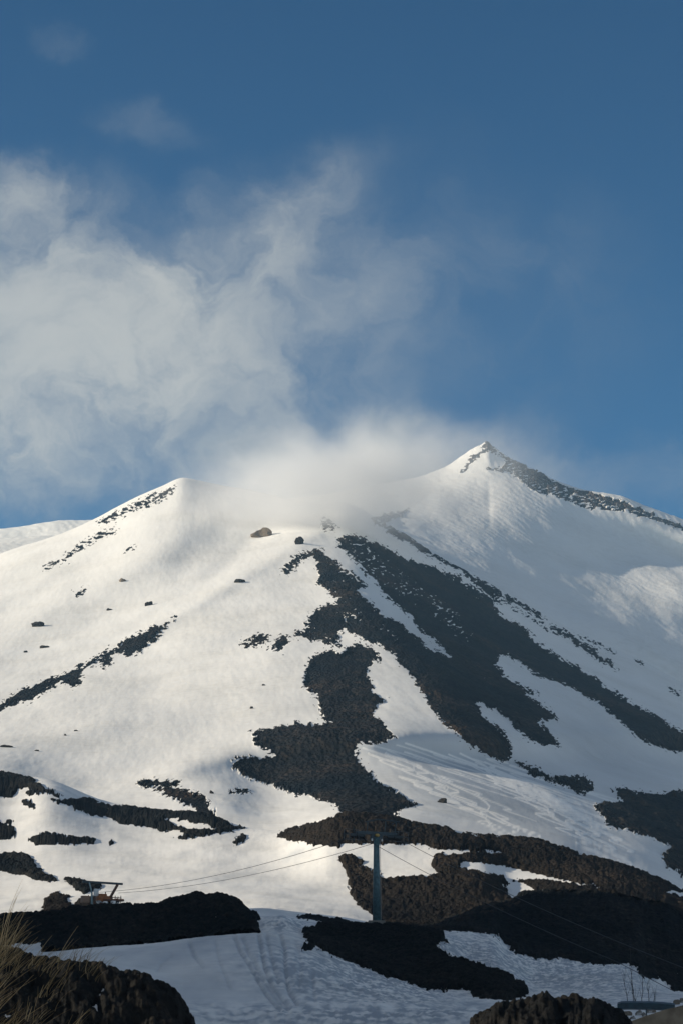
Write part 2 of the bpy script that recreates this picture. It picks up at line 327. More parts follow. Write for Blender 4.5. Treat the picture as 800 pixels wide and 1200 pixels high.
# speckled zones: snow held between the blocks
def zone(P, lst):
    o = 0
    for cx, cy, sx, sy, an, am in lst:
        a = math.radians(an); dx = P[0]-cx; dy = P[1]-cy
        u = dx*math.cos(a)+dy*math.sin(a); v = -dx*math.sin(a)+dy*math.cos(a)
        o = np.maximum(o, am*np.exp(-(u/sx)**2-(v/sy)**2))
    return o
spz = zone((PX[mS], PY[mS]), [(520,720,60,16,42,1.0),(440,662,55,22,35,.85),(480,690,60,20,40,.75),(412,722,22,10,0,1.1),(395,752,30,10,10,.9),(398,695,34,44,0,.62),(360,735,34,24,0,.66),(455,740,60,14,42,.55),(640,800,150,10,38,.5),(560,790,60,10,42,.45),(300,880,40,12,0,.6),(400,860,60,60,0,.42),(400,665,24,12,35,.9),(425,640,22,10,20,1.0),(470,695,35,8,30,.9),(300,750,40,14,0,.8),(345,660,22,10,-20,.8),(120,770,60,10,-27,.55),(560,700,60,8,30,.6),(160,590,60,16,-25,1.1),(100,640,60,14,-28,1.3),(640,735,60,6,32,.9),(385,612,30,20,0,1.3),(455,608,20,10,0,1.3)])
nz = fbm(PX[mS]/5.5, PY[mS]/2.6, 3, 91, .65)
n3 = fbm(PX[mS]/4.4, PY[mS]/2.1, 3, 97, .7)
ang = np.radians(np.where(PX[mS] < 330, -30, 42)); ca_, sa_ = np.cos(ang), np.sin(ang)
n4 = fbm((PX[mS]*ca_+PY[mS]*sa_)/13, (-PX[mS]*sa_+PY[mS]*ca_)/2.6, 3, 197, .65)
s2b = sample(blur(mm, 2.8), PX[mS]+wx[mS]*.75, PY[mS]+wy[mS]*.75)
ROCK[mS] = (s1*.3+s2b*.7-.5)*2.2 - np.clip(spz*(nz*5+.45), -.2, 3) * (s1 > .2) + (2.2*n3 + 2.2*n4)*sm(.01, .1, s2b)*(1-.72*sm(.72, 1, s2)) + .10 + .25*sm(.8, 1, s2) + .1*nz
ff = blur(raster([M_F1, M_F2, M_F3]), .8)
spf = zone((PX[fS], PY[fS]), [(600,552,50,18,35,1.0),(680,590,90,10,20,1.1),(770,612,60,6,20,.7)])
nf = fbm(PX[fS]/7+PY[fS]/9, PY[fS]/2.6, 3, 191, .65)
ROCK[fS] = (sample(ff, PX[fS]+wx[fS]*.8, PY[fS]+wy[fS]*.8)-.5)*2 + 1.3*fbm(PX[fS]/2.6, PY[fS]/1.7, 3, 97, .7) - np.clip(spf*(nf*4.5+.45), 0, 3)

# height detail (metres, world space)
dZ = np.zeros_like(Z)
infr = ((PX > -70) & (PX < 870))
xm, ym = X[mS], Y[mS]
rk = sm(.25, 1.0, ROCK[mS])
body = sm(.25, .9, s2)
dZ[mS] += rk*(-.15 + .55*blocks(xm/7.0, ym/34.0, 3) + .3*blocks(xm/3, ym/15.0, 13) + 3.2*body*fbm(xm/26, ym/60, 4, 5, .6))
# snow of the mountain: wind ripples and gentle waves
dZ[mS] += (1-rk)*(2.2*fbm(xm/90, ym/220, 3, 23) + 0.16*fbm(xm/16+ym/90, ym/120, 3, 29)*sm(0, 100, ym*0+60) + .14*fbm(xm/5+ym/60, ym/30, 3, 27))
dZ[mS] *= .999
xf, yf = X[fS], Y[fS]
fk = sm(0, .4, ROCK[fS])
rip = np.sin((xf*.35+yf*.16 + 9*fbm(xf/60, yf/130, 3, 41))*.9)*.5+fbm(xf/9, yf/30, 3, 43)
dZ[fS] += fk*(3*blocks(xf/14, yf/90, 61)+1.2*blocks(xf/6, yf/40, 67)) + (1-fk)*(.34*rip + 11*fbm(xf/190, yf/700, 4, 47, .42))
nearK = (np.exp(-((KR[fS]-23)/.30)**2))[:, None]
dZ[fS] += nearK*(7*np.abs(fbm(xf/22, yf*0, 4, 141, .6))-1.5)*sm(530, 560, PX[fS])*(1-.6*sm(600, 700, PX[fS]))
xg, yg = X[gS], Y[gS]; rg = R[gS]
dZ[gS] += .16*fbm(xg/6, yg/14, 4, 81)*sm(60, 150, rg) + .5*fbm(xg/30, yg/60, 3, 83)*sm(200, 500, rg)
dZ[gS] += .035*fbm(xg/.8, yg/2.0, 3, 85)*sm(60, 120, rg)*(1-sm(300, 420, rg))

# ski tracks on the mountain foot and the piste
random.seed(4)
tr = []
def squig(x, y, x2, y2, n, A, w):
    L = []
    for i in range(n*8+1):
        t = i/(n*8); a = A*(1-.3*t)
        s = math.sin(i/8*math.pi*2*w+x)
        L.append((x+(x2-x)*t + a*s*.9, y+(y2-y)*t + a*s*.28))
    return L
for i in range(34):
    x = random.uniform(430, 600); y = random.uniform(868, 905)+(x-430)*.12
    dx = random.uniform(70, 190); tr.append((squig(x, y, x+dx, y+dx*random.uniform(.25, .75), random.randint(2, 6), random.uniform(7, 24), 1), random.choice((.7, 1, .5))))
for i in range(8):
    x = random.uniform(560, 660); y = 905+(x-560)*.3
    tr.append((squig(x, y, x+random.uniform(60, 130), y+random.uniform(50, 90), 5, random.uniform(8, 18), 1), random.choice((.8, 1))))
trm = strokes(tr, .75)
tm = sample(trm, PX[mS], PY[mS])
dZ[mS] += (1-rk)*tm*.07
pt = [([(275,1098),(282,1115),(298,1140),(312,1165),(330,1185)],-1),([(284,1098),(292,1118),(305,1142),(322,1168),(340,1186)],-.8),
      ([(303,1096),(306,1112),(310,1135),(322,1160),(340,1180)],-1),([(312,1095),(318,1125),(326,1150)],-.7),([(328,1095),(333,1110),(334,1135),(338,1160),(348,1176)],-1),
      ([(222,1105),(228,1120),(238,1132)],-.8),([(200,1120),(188,1128),(184,1136)],-.4),([(346,1100),(352,1130),(350,1160)],-.4),([(362,1118),(366,1150),(368,1172)],-.3),([(252,1104),(258,1130),(270,1158)],-.4),
      ([(360,1178),(420,1181),(480,1180),(540,1176)],.9),([(250,1178),(330,1190),(420,1192)],.4)]
ptm = strokes(pt, 2.3)
pg = sample(ptm, PX[gS], PY[gS])
dZ[gS] += pg*.17*((rg > 95) & (rg < 225))
# wind-roughened snow beside the lava in the foreground
rough = zone((PX[gS], PY[gS]), [(430,1150,110,32,8,1),(640,1130,130,40,8,1.0),(520,1110,70,18,10,1.0),(335,1083,30,10,0,.8),(430,1192,200,14,0,1.0)])*((rg > 70) & (rg < 300))
dZ[gS] += rough*(.35*np.abs(fbm(xg/.8, yg/2.2, 3, 95, .6)))
Z = Z + dZ*np.where(infr, 1, .6)

def grid_faces(nr, nc, off=0):
    a = (np.arange(nr-1)[:, None]*nc+np.arange(nc-1)[None, :]).ravel()
    return np.stack([a, a+1, a+nc+1, a+nc], 1)
def mesh_np(name, co, faces, mat, attrs=None, kind='structure', smooth=True, label=None):
    me = bpy.data.meshes.new(name)
    me.vertices.add(len(co)); me.vertices.foreach_set('co', co.astype(np.float32).ravel())
    me.loops.add(faces.size); me.loops.foreach_set('vertex_index', faces.astype(np.int32).ravel())
    me.polygons.add(len(faces)); me.polygons.foreach_set('loop_start', np.arange(0, faces.size, 4, dtype=np.int32))
    me.update(calc_edges=True); me.validate()
    me.polygons.foreach_set('use_smooth', np.full(len(me.polygons), smooth))
    for k, v in (attrs or {}).items():
        at_ = me.attributes.new(k, 'FLOAT', 'POINT'); at_.data.foreach_set('value', v.astype(np.float32).ravel())
    me.materials.append(mat)
    o = bpy.data.objects.new(name, me); COL.objects.link(o)
    if kind: o['kind'] = kind
    if label: o['label'] = label
    return o

SHADE_DIRT = np.zeros_like(R); ROUGH = np.zeros_like(R)
SHADE_DIRT[mS] = zone((PX[mS], PY[mS]), [(570,930,170,60,22,1.0),(500,800,60,60,45,.5),(700,880,120,50,30,.5)]) - 1.8*np.abs(tm)  # shade of the right slopes painted into the snow colour; ski tracks stay lighter
ROUGH[gS] = rough
win = ((rg > 95) & (rg < 225))
SHADE_DIRT[gS] = -pg*.32*win + rough*(.45 + 4.2*fbm(xg/.9, yg/2.4, 3, 103, .7)) + .8*fbm(xg/6, yg/30, 4, 107, .6)*sm(90, 130, rg) + .25*((rg > 95) & (rg < 262))  # grooves painted darker as occlusion, plus dirty mottling of the snow
SHADE_DIRT[mS] += .15*fbm(xm/35, ym/240, 4, 109, .6)
# ------------------------------------------------------------------ materials
def newmat(name):
    m = bpy.data.materials.new(name); m.use_nodes = True
    nt = m.node_tree; b = nt.nodes['Principled BSDF']; return m, nt, b
def N(nt, t, **kw):
    n = nt.nodes.new(t)
    for k, v in kw.items():
        if k in n.inputs: n.inputs[k].default_value = v
        else: setattr(n, k, v)
    return n
def noise(nt, vec, scale, detail=4, rough=.55, dist=0):
    n = N(nt, 'ShaderNodeTexNoise'); n.inputs['Scale'].default_value = scale; n.inputs['Detail'].default_value = detail
    n.inputs['Roughness'].default_value = rough; n.inputs['Distortion'].default_value = dist
    if vec is not None: nt.links.new(vec, n.inputs['Vector'])
    return n
def math_(nt, op, a, b=None, c=None, clamp=False):
    n = nt.nodes.new('ShaderNodeMath'); n.operation = op; n.use_clamp = clamp
    for i, q in enumerate((a, b, c)):
        if q is None: continue
        if isinstance(q, (int, float)): n.inputs[i].default_value = q
        else: nt.links.new(q, n.inputs[i])
    return n.outputs[0]
def ramp(nt, fac, stops):
    r = nt.nodes.new('ShaderNodeValToRGB'); nt.links.new(fac, r.inputs[0])
    el = r.color_ramp.elements
    while len(el) < len(stops): el.new(.5)
    for e, (p, c) in zip(el, stops): e.position = p; e.color = (*c, 1)
    return r.outputs[0]
def mixc(nt, f, a, b):
    n = nt.nodes.new('ShaderNodeMix'); n.data_type = 'RGBA'
    if isinstance(f, (int, float)): n.inputs[0].default_value = f
    else: nt.links.new(f, n.inputs[0])
    for i, q in ((6, a), (7, b)):
        if isinstance(q, tuple): n.inputs[i].default_value = (*q, 1)
        else: nt.links.new(q, n.inputs[i])
    return n.outputs[2]
def mapped(nt, scale):
    tc = nt.nodes.new('ShaderNodeTexCoord'); mp = nt.nodes.new('ShaderNodeMapping')
    nt.links.new(tc.outputs['Object'], mp.inputs[0]); mp.inputs['Scale'].default_value = scale
    return mp.outputs[0]

def snow_color(nt, vec, s):
    a = noise(nt, vec, .02*s, 5, .6); b = noise(nt, vec, .35*s, 4, .6)
    f = math_(nt, 'ADD', math_(nt, 'MULTIPLY', a.outputs[0], .6), math_(nt, 'MULTIPLY', b.outputs[0], .4))
    return ramp(nt, f, [(.30, (.74, .72, .675)), (.48, (.84, .822, .785)), (.7, (.89, .878, .85))])
ROCKC = [(.34, (.004, .006, .008)), (.48, (.008, .010, .012)), (.58, (.020, .019, .018)), (.70, (.055, .045, .037))]
def terrain_material(name, s, snow_bump, rock_bump, sharp=9.0, rock=ROCKC):
    m, nt, b = newmat(name)
    v = mapped(nt, (1, 1, 1))
    sc = snow_color(nt, v, s)
    ai = N(nt, 'ShaderNodeAttribute'); ai.attribute_name = 'shade_dirt'
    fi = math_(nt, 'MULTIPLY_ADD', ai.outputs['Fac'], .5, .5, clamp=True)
    shade_dirt_c = ramp(nt, fi, [(.0, (1.12, 1.12, 1.12)), (.5, (1, 1, 1)), (1.0, (.52, .57, .64))])  # dark bluish end serves painted shade as well as dirty snow
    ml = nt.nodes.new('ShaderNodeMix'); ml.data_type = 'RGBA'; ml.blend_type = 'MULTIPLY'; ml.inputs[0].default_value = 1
    nt.links.new(sc, ml.inputs[6]); nt.links.new(shade_dirt_c, ml.inputs[7]); sc = ml.outputs[2]
    rv = mapped(nt, (1, .35, 1)); rn = noise(nt, rv, .5*s, 6, .65); rn2 = noise(nt, v, .035*s, 3, .5)
    rf = math_(nt, 'ADD', math_(nt, 'MULTIPLY', rn.outputs[0], .62), math_(nt, 'MULTIPLY', rn2.outputs[0], .42))
    rc = ramp(nt, rf, rock)
    rh = noise(nt, v, .018*s, 3, .5); hue = ramp(nt, rh.outputs[0], [(.38, (.75, .92, 1.08)), (.62, (1.75, 1.4, 1.15))])
    mh = nt.nodes.new('ShaderNodeMix'); mh.data_type = 'RGBA'; mh.blend_type = 'MULTIPLY'; mh.inputs[0].default_value = 1
    nt.links.new(rc, mh.inputs[6]); nt.links.new(hue, mh.inputs[7]); rc = mh.outputs[2]
    at_ = N(nt, 'ShaderNodeAttribute'); at_.attribute_name = 'rock'
    en = noise(nt, v, .8*s, 3, .6)
    e = math_(nt, 'ADD', at_.outputs['Fac'], math_(nt, 'MULTIPLY', math_(nt, 'SUBTRACT', en.outputs[0], .5), 1.2))
    f = math_(nt, 'MULTIPLY_ADD', e, sharp, .5, clamp=True)
    nt.links.new(mixc(nt, f, sc, rc), b.inputs['Base Color'])
    b.inputs['Roughness'].default_value = .9; b.inputs['Specular IOR Level'].default_value = .04
    n1 = noise(nt, v, 1.2*s, 5, .6); n2 = noise(nt, mapped(nt, (1, .35, 1)), .22*s, 4, .55)
    hs = math_(nt, 'ADD', math_(nt, 'MULTIPLY', n1.outputs[0], .35), n2.outputs[0])
    bs = N(nt, 'ShaderNodeBump'); ar = N(nt, 'ShaderNodeAttribute'); ar.attribute_name = 'rough'; nt.links.new(math_(nt, 'MULTIPLY_ADD', ar.outputs['Fac'], .75, snow_bump, clamp=True), bs.inputs['Strength']); bs.inputs['Distance'].default_value = 1.0/s
    nt.links.new(hs, bs.inputs['Height'])
    vr = nt.nodes.new('ShaderNodeTexVoronoi'); vr.inputs['Scale'].default_value = .9*s; nt.links.new(rv, vr.inputs['Vector'])
    hr = math_(nt, 'ADD', math_(nt, 'MULTIPLY', vr.outputs['Distance'], .8), rn.outputs[0])
    br = N(nt, 'ShaderNodeBump'); br.inputs['Strength'].default_value = rock_bump; br.inputs['Distance'].default_value = 1.6/s
    nt.links.new(hr, br.inputs['Height'])
    mx = nt.nodes.new('ShaderNodeMix'); mx.data_type = 'VECTOR'
    nt.links.new(f, mx.inputs[0]); nt.links.new(bs.outputs[0], mx.inputs[4]); nt.links.new(br.outputs[0], mx.inputs[5])
    nt.links.new(mx.outputs[1], b.inputs['Normal'])
    return m
mat_ground = terrain_material('snowfield_snow', 2.0, .22, .6)
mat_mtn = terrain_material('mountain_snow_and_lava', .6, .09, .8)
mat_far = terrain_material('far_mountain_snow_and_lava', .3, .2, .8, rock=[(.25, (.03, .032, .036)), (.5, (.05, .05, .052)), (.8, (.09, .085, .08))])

def lava_material(name, stops, s=1.0, bump=.8):
    m, nt, b = newmat(name); v = mapped(nt, (1, .5, 1))
    rn = noise(nt, v, 1.4*s, 7, .68); rn2 = noise(nt, v, .09*s, 3, .5)
    f = math_(nt, 'ADD', math_(nt, 'MULTIPLY', rn.outputs[0], .6), math_(nt, 'MULTIPLY', rn2.outputs[0], .4))
    nt.links.new(ramp(nt, f, stops), b.inputs['Base Color'])
    b.inputs['Roughness'].default_value = .95; b.inputs['Specular IOR Level'].default_value = .04
    vr = nt.nodes.new('ShaderNodeTexVoronoi'); vr.inputs['Scale'].default_value = 2.2*s; nt.links.new(v, vr.inputs['Vector'])
    n3 = noise(nt, v, 6*s, 4, .7)
    hh = math_(nt, 'ADD', math_(nt, 'ADD', vr.outputs['Distance'], rn.outputs[0]), math_(nt, 'MULTIPLY', n3.outputs[0], .4))
    br = N(nt, 'ShaderNodeBump'); br.inputs['Strength'].default_value = bump; br.inputs['Distance'].default_value = .35/s
    nt.links.new(hh, br.inputs['Height']); nt.links.new(br.outputs[0], b.inputs['Normal'])
    return m
mat_black = lava_material('black_lava', [(.3, (.005, .007, .008)), (.47, (.011, .013, .014)), (.6, (.026, .025, .023)), (.72, (.07, .062, .052)), (.80, (.3, .29, .27))], 1.0)
mat_near = lava_material('near_lava', [(.3, (.006, .007, .008)), (.48, (.013, .013, .013)), (.62, (.030, .027, .023)), (.76, (.085, .07, .052))], 3.0)
mat_brown = lava_material('brown_lava', [(.3, (.009, .009, .009)), (.45, (.018, .016, .014)), (.58, (.032, .026, .021)), (.76, (.10, .078, .058))], .6)

def flat(name, col, rough=.6, metal=0, spec=.4, vary=.15, scale=6):
    m, nt, b = newmat(name); v = mapped(nt, (1, 1, 1)); n = noise(nt, v, scale, 5, .6)
    lo = tuple(c*(1-vary) for c in col); hi = tuple(min(1, c*(1+vary)) for c in col)
    nt.links.new(ramp(nt, n.outputs[0], [(.35, lo), (.65, hi)]), b.inputs['Base Color'])
    b.inputs['Roughness'].default_value = rough; b.inputs['Metallic'].default_value = metal; b.inputs['Specular IOR Level'].default_value = spec
    return m

# ------------------------------------------------------------------ terrain sheets
def sheet(name, sl, mat, label):
    co = np.stack([X[sl], Y[sl], Z[sl]], -1).reshape(-1, 3)
    nr = X[sl].shape[0]
    # faces wound so that normals point up
    fc = grid_faces(nr, NC)
    return mesh_np(name, co, fc, mat, {'rock': ROCK[sl], 'shade_dirt': SHADE_DIRT[sl], 'rough': ROUGH[sl]}, label=label)
Xs, Ys = X, Y
sheet('ground', gS, mat_ground, 'snow covered ground rising towards the foot of the mountain')
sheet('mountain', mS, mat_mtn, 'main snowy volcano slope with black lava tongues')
sheet('distant_mountain', fS, mat_far, 'farther snow peak with a dark rocky ridge')

def bank(label, polys, holes, r0, r1, height, cell, mat, brk=1.0, name='lava_bank', amp=.3, dy_=1.25):
    rows = np.where((R[:, NC//2] > 0))[0]
    Mk = raster(polys, holes); Mf = blur(Mk, .8); Mw = blur(Mk, 3.0)
    bb = np.array([p for P in polys for p in P]); 
    inb = (PX > bb[:,0].min()-6) & (PX < bb[:,0].max()+6) & (R > r0) & (R < r1) & (PY > bb[:,1].min()-12) & (PY < bb[:,1].max()+12) & (KR[:, None] <= IG+.01)
    ii, jj = np.where(inb)
    if len(ii) == 0: print('EMPTY BANK', label); return
    a, b, c, d = ii.min(), ii.max()+1, jj.min(), jj.max()+1
    dr = np.median((R[a+1:b, c:d]-R[a:b-1, c:d])[inb[a:b-1, c:d]]); up = int(np.clip(round(dr/(cell*.16)), 1, 6))
    tt = np.arange((b-a-1)*up+1)/up; i0 = np.minimum(tt.astype(int), b-a-2); ft = (tt-i0)[:, None]
    U = lambda A: A[a:b, c:d][i0]*(1-ft) + A[a:b, c:d][i0+1]*ft
    px, py, x, y, z, wxx, wyy = [U(A) for A in (PX, PY, X, Y, Z, wx, wy)]
    ok = U(inb.astype(float)) > .99
    print('bank', label, 'dr', round(float(dr), 3), 'up', up, px.shape)
    m1 = sample(Mf, px+wxx*.6*brk, py+wyy*.6*brk); m2 = sample(Mw, px, py)
    n3_ = fbm(px/4.4, py/2.2, 3, 97, .7); wd = sample(blur(Mk, 1.8), px+wxx*.8*brk, py+wyy*.8*brk); m1 = np.minimum(m1*.5 + wd*.5 + .6*n3_*sm(.02, .12, wd), .8) - .6*(wd < .02)
    rub = blocks(x/cell, y/cell/dy_, 7) + .6*blocks(x/(cell*.45), y/(cell*.45)/dy_, 17) + .4*blocks(x/(cell*.2), y/(cell*.2)/dy_, 27)
    off = (m1-.5)*cell*.35 + sm(.3, 1, m2)*height*(.75+.5*fbm(x/(cell*6), y/(cell*6), 3, 3)) + (rub-.55)*cell*amp*sm(.0, .6, m1+.2)
    off = np.where(ok, off, -9)
    zz = z + np.maximum(off, -.13*cell)
    keep = off > -.12*cell
    nr, nc = x.shape
    f = grid_faces(nr, nc); kf = keep.ravel()[f].any(1) & ok.ravel()[f].all(1)
    f = f[kf]; used = np.unique(f); remap = -np.ones(nr*nc, int); remap[used] = np.arange(len(used))
    co = np.stack([x, y, zz], -1).reshape(-1, 3)[used]
    o = mesh_np(name, co, remap[f], mat, label=label)
    return o
bank('near black lava bank with dry grass at lower left', [B_A], [], 38, 74, .02, .6, mat_near, amp=.42)
bank('pile of black lava blocks at the bottom edge', [B_E], [], 38, 74, .02, .7, mat_near, amp=.42)
bank('long black lava bank below the lift station', [B_C], [], 190, 272, .1, 1.1, mat_black, dy_=1.6)
bank('black lava mound carrying the lift pylon', [B_D, B_D3], [], 150, 262, .1, 1.0, mat_black, dy_=2.2)
bank('thin sliver of lava left of the pylon', [B_D2], [], 262, 345, .1, .6, mat_black)
bank('large black lava bank on the right', [B_G], [], 262, 368, .1, 1.3, mat_black, dy_=2.6)
bank('brown lava slope behind the pylon', [B_H], [], 270, 475, .1, 1.5, mat_brown, amp=.24, dy_=5)
bank('long brown lava ridge at the foot of the mountain', [B_J], [H_T1, H_T1b, H_T, H_T2], 330, 600, .2, 1.9, mat_brown, amp=.22, dy_=4.5)
bank('black lava outcrop at the left edge of the snowfield', [B_L1, B_L1b], [], 500, 900, .3, 1.9, mat_black, amp=.22, dy_=6)
bank('lava streak crossing the top of the snowfield', [B_L3], [H_L3], 500, 900, .3, 1.9, mat_black, amp=.22, dy_=6)
bank('small lava patches in the snowfield', [B_L2, B_L7, B_L7b, B_L8, B_L8b, B_L12], [], 420, 880, .3, 1.5, mat_black, amp=.22, dy_=6)
bank('lava patch above the lift station', [B_L9, B_L10], [], 345, 600, .3, 1.3, mat_black, amp=.24, dy_=5)
bank('brown earth heap beside the lift station', [B_L11], [], 275, 470, .2, .9, mat_brown)

# surface height lookup: nearest grid vertex to a picture direction within a range window
def on_ground(px, py, r0, r1):
    m = (R > r0) & (R < r1)
    d = np.where(m, (PX-px)**2+(PY-py)**2, 1e9); i, j = np.unravel_index(np.argmin(d), d.shape)
    return Vector((X[i, j], Y[i, j], Z[i, j]))
def ground_z(x, y):
    th = math.atan2(x, y); j = int(np.argmin(np.abs(TH-th))); r = math.hypot(x, y)
    return float(np.interp(r, R[:, j], Z[:, j]))

# ------------------------------------------------------------------ object helpers
rnd = random.Random(7)
def link_bm(name, bm, mat, parent=None, smooth=False, recalc=True):
    if recalc: bmesh.ops.recalc_face_normals(bm, faces=bm.faces)
    me = bpy.data.meshes.new(name); bm.to_mesh(me); bm.free()
    if smooth:
        for p in me.polygons: p.use_smooth = True
    me.materials.append(mat); o = bpy.data.objects.new(name, me); COL.objects.link(o)
    if parent is not None: o.parent = parent
    return o
def tube(bm, pts, r0, r1=None, n=8, cap=True):
    r1 = r0 if r1 is None else r1; pts = [Vector(p) for p in pts]; rings = []
    for i, p in enumerate(pts):
        d = (pts[min(i+1, len(pts)-1)]-pts[max(i-1, 0)]).normalized()
        a = Vector((0, 0, 1)) if abs(d.z) < .9 else Vector((1, 0, 0)); u = d.cross(a).normalized(); v = d.cross(u)
        r = r0+(r1-r0)*i/max(1, len(pts)-1)
        rings.append([bm.verts.new(p+(u*math.cos(2*math.pi*k/n)+v*math.sin(2*math.pi*k/n))*r) for k in range(n)])
    for a, b in zip(rings[:-1], rings[1:]):
        for k in range(n): bm.faces.new((a[k], a[(k+1) % n], b[(k+1) % n], b[k]))
    if cap: bm.faces.new(rings[0]); bm.faces.new(rings[-1][::-1])
def boxb(bm, c, size, rot=None, bev=.0):
    s = bmesh.new(); bmesh.ops.create_cube(s, size=1)
    for v in s.verts: v.co = Vector([v.co[i]*size[i] for i in range(3)])
    if bev: bmesh.ops.bevel(s, geom=s.edges[:], offset=bev, segments=2, affect='EDGES')
    M = Matrix.Translation(c) @ (rot.to_4x4() if rot else Matrix.Identity(4))
    mp = {v: bm.verts.new(M @ v.co) for v in s.verts}
    for f in s.faces: bm.faces.new([mp[v] for v in f.verts])
    s.free()
def basis(x, z=Vector((0, 0, 1))):
    x = x.normalized(); y = z.cross(x).normalized(); z = x.cross(y); return Matrix((x, y, z)).transposed()
def thing(name, label, cat, loc=(0, 0, 0), group=None, rot=None):
    o = bpy.data.objects.new(name, None); COL.objects.link(o); o.location = loc; o.empty_display_size = .3
    if rot: o.rotation_euler = rot.to_euler()
    o['label'] = label; o['category'] = cat
    if group: o['group'] = group
    return o
def tag(o, label, cat, group=None):
    o['label'] = label; o['category'] = cat
    if group: o['group'] = group
    return o
P_TEAL = flat('teal_grey_painted_steel', (.085, .16, .18), .45, .1, vary=.3, scale=3)
P_DARK = flat('dark_greased_steel', (.06, .08, .09), .5, .4)
P_GALV = flat('galvanised_steel', (.22, .24, .25), .5, .5)
P_CABL = flat('dark_steel_rope', (.05, .055, .06), .6, .3)
P_RUBB = flat('black_rubber', (.02, .02, .02), .7)
P_CONC = flat('weathered_concrete', (.22, .21, .19), .9)
P_YEL = flat('yellow_lamp_glass', (.55, .36, .10), .4)
P_WHITE = flat('white_painted_metal', (.75, .75, .72), .5)
P_ORNG = flat('rusty_orange_paint', (.34, .13, .045), .6, vary=.35)
P_BRWN = flat('rust_brown_steel', (.13, .065, .04), .7, vary=.4)
P_TAN = flat('faded_tan_panel', (.30, .19, .13), .7)
P_BLUE = flat('pale_blue_steel', (.25, .36, .38), .5)

# ------------------------------------------------------------------ lift pylon
PB = at(441, 1087, 240.0); PB.z = ground_z(PB.x, PB.y)+.35
ST = at(128, 1047, 300.0)
Ld = Vector((PB.x-ST.x, PB.y-ST.y, 0)).normalized(); Ad = Vector((-Ld.y, Ld.x, 0))
if Ad.x < 0: Ad = -Ad
py_ = thing('lift_pylon', 'tall teal grey steel chairlift pylon standing on the black lava mound', 'pylon', PB)
H = at(441, 978, 240.0).z-PB.z
def bmn(): return bmesh.new()
b = bmn(); boxb(b, Vector((0, 0, -.25)), (1.7, 1.7, 1.0), bev=.06); link_bm('concrete_base', b, P_CONC, py_)
b = bmn(); tube(b, [(0, 0, .2), (0, 0, .28)], .58, .58, 20); tube(b, [(0, 0, .25), (0, 0, H*.5), (0, 0, H)], .40, .27, 20)
tube(b, [(0, 0, H*.5-.05), (0, 0, H*.5+.05)], .36, .36, 20); link_bm('mast', b, P_TEAL, py_, True)
lb = bmn(); dn = -Vector((PB.x, PB.y, 0)).normalized(); sd = Vector((-dn.y, dn.x, 0))
lo = (sd*.8+dn*.25).normalized()*.48
for s in (-.17, .17): tube(lb, [lo+dn*s*.9+Vector((0, 0, .3)), lo*.78+dn*s*.9+Vector((0, 0, H-.3))], .02, n=5)
for i in range(int(H/.3)):
    q = lo*(1-.22*i*.3/H)+Vector((0, 0, .45+i*.3)); tube(lb, [q-dn*.15, q+dn*.15], .013, n=4)
link_bm('ladder', lb, P_GALV, py_)
b = bmn(); R3 = basis(Ad)
boxb(b, Vector((0, 0, H+.12)), (4.6, .34, .30), R3, .03)
boxb(b, Vector((0, 0, H-.25)), (1.3, .3, .5), R3, .03)
link_bm('crossarm', b, P_DARK, py_)
b = bmn()   # lifting frame above the arm
for s in (-1.1, .9, 2.1):
    tube(b, [Ad*s+Vector((0, 0, H+.2)), Ad*(s+.15)+Vector((0, 0, H+1.35))], .065, n=6)
tube(b, [Ad*-1.2+Vector((0, 0, H+1.2)), Ad*.2+Vector((0, 0, H+1.5)), Ad*2.6+Vector((0, 0, H+1.38))], .075, n=6)
tube(b, [Ad*2.3+Vector((0, 0, H+1.38)), Ad*1.75+Vector((0, 0, H+1.1)), Ad*1.7+Vector((0, 0, H+.3))], .06, n=6)
link_bm('lifting_frame', b, P_DARK, py_)
Tr = {}
for s, px_s in ((-1, 0), (1, 0)):
    c = Ad*s*2.1+Vector((0, 0, H-.25))
    sh = bmn(); nl = (Ld*.98+Vector((0, 0, -.12))).normalized(); RB = basis(nl)
    boxb(sh, c+Vector((0, 0, .18)), (3.0, .10, .16), RB, .01)
    for q in (-1, 1): boxb(sh, c+nl*q*.75+Vector((0, 0, .06)), (1.2, .13, .12), RB, .01)
    tube(sh, [c+Vector((0, 0, .2)), Ad*s*2.1+Vector((0, 0, H+.1))], .07, n=8)
    tr_ = link_bm('sheave_train', sh, P_DARK, py_)
    for q in range(6):
        w_ = bmn(); cc_ = c+nl*(-1.2+q*.48)-Vector((0, 0, .08))
        tube(w_, [cc_-Ad*.05, cc_+Ad*.05], .19, n=16); tube(w_, [cc_-Ad*.09, cc_+Ad*.09], .06, n=8)
        link_bm('sheave', w_, P_RUBB, tr_)
    k = bmn(); g = c+Ad*s*.45+Vector((0, 0, -.35))
    boxb(k, g, (3.2, .5, .04), RB)
    for q in (-1.5, -.5, .5, 1.5): tube(k, [g+nl*q+Ad*s*.24, g+nl*q+Ad*s*.24+Vector((0, 0, 1.0))], .022, n=5)
    for zz in (.5, 1.0): tube(k, [g-nl*1.5+Ad*s*.24+Vector((0, 0, zz)), g+nl*1.5+Ad*s*.24+Vector((0, 0, zz))], .022, n=5)
    link_bm('catwalk', k, P_DARK, py_)
    Tr[s] = PB + c + Vector((0, 0, .14))
b = bmn(); bmesh.ops.create_uvsphere(b, u_segments=14, v_segments=8, radius=.2, matrix=Matrix.Translation(dn*.34+Ad*.1+Vector((0, 0, H-.1))) @ Matrix.Diagonal((1.2, 1, .8, 1))); link_bm('lamp', b, P_YEL, py_, True)
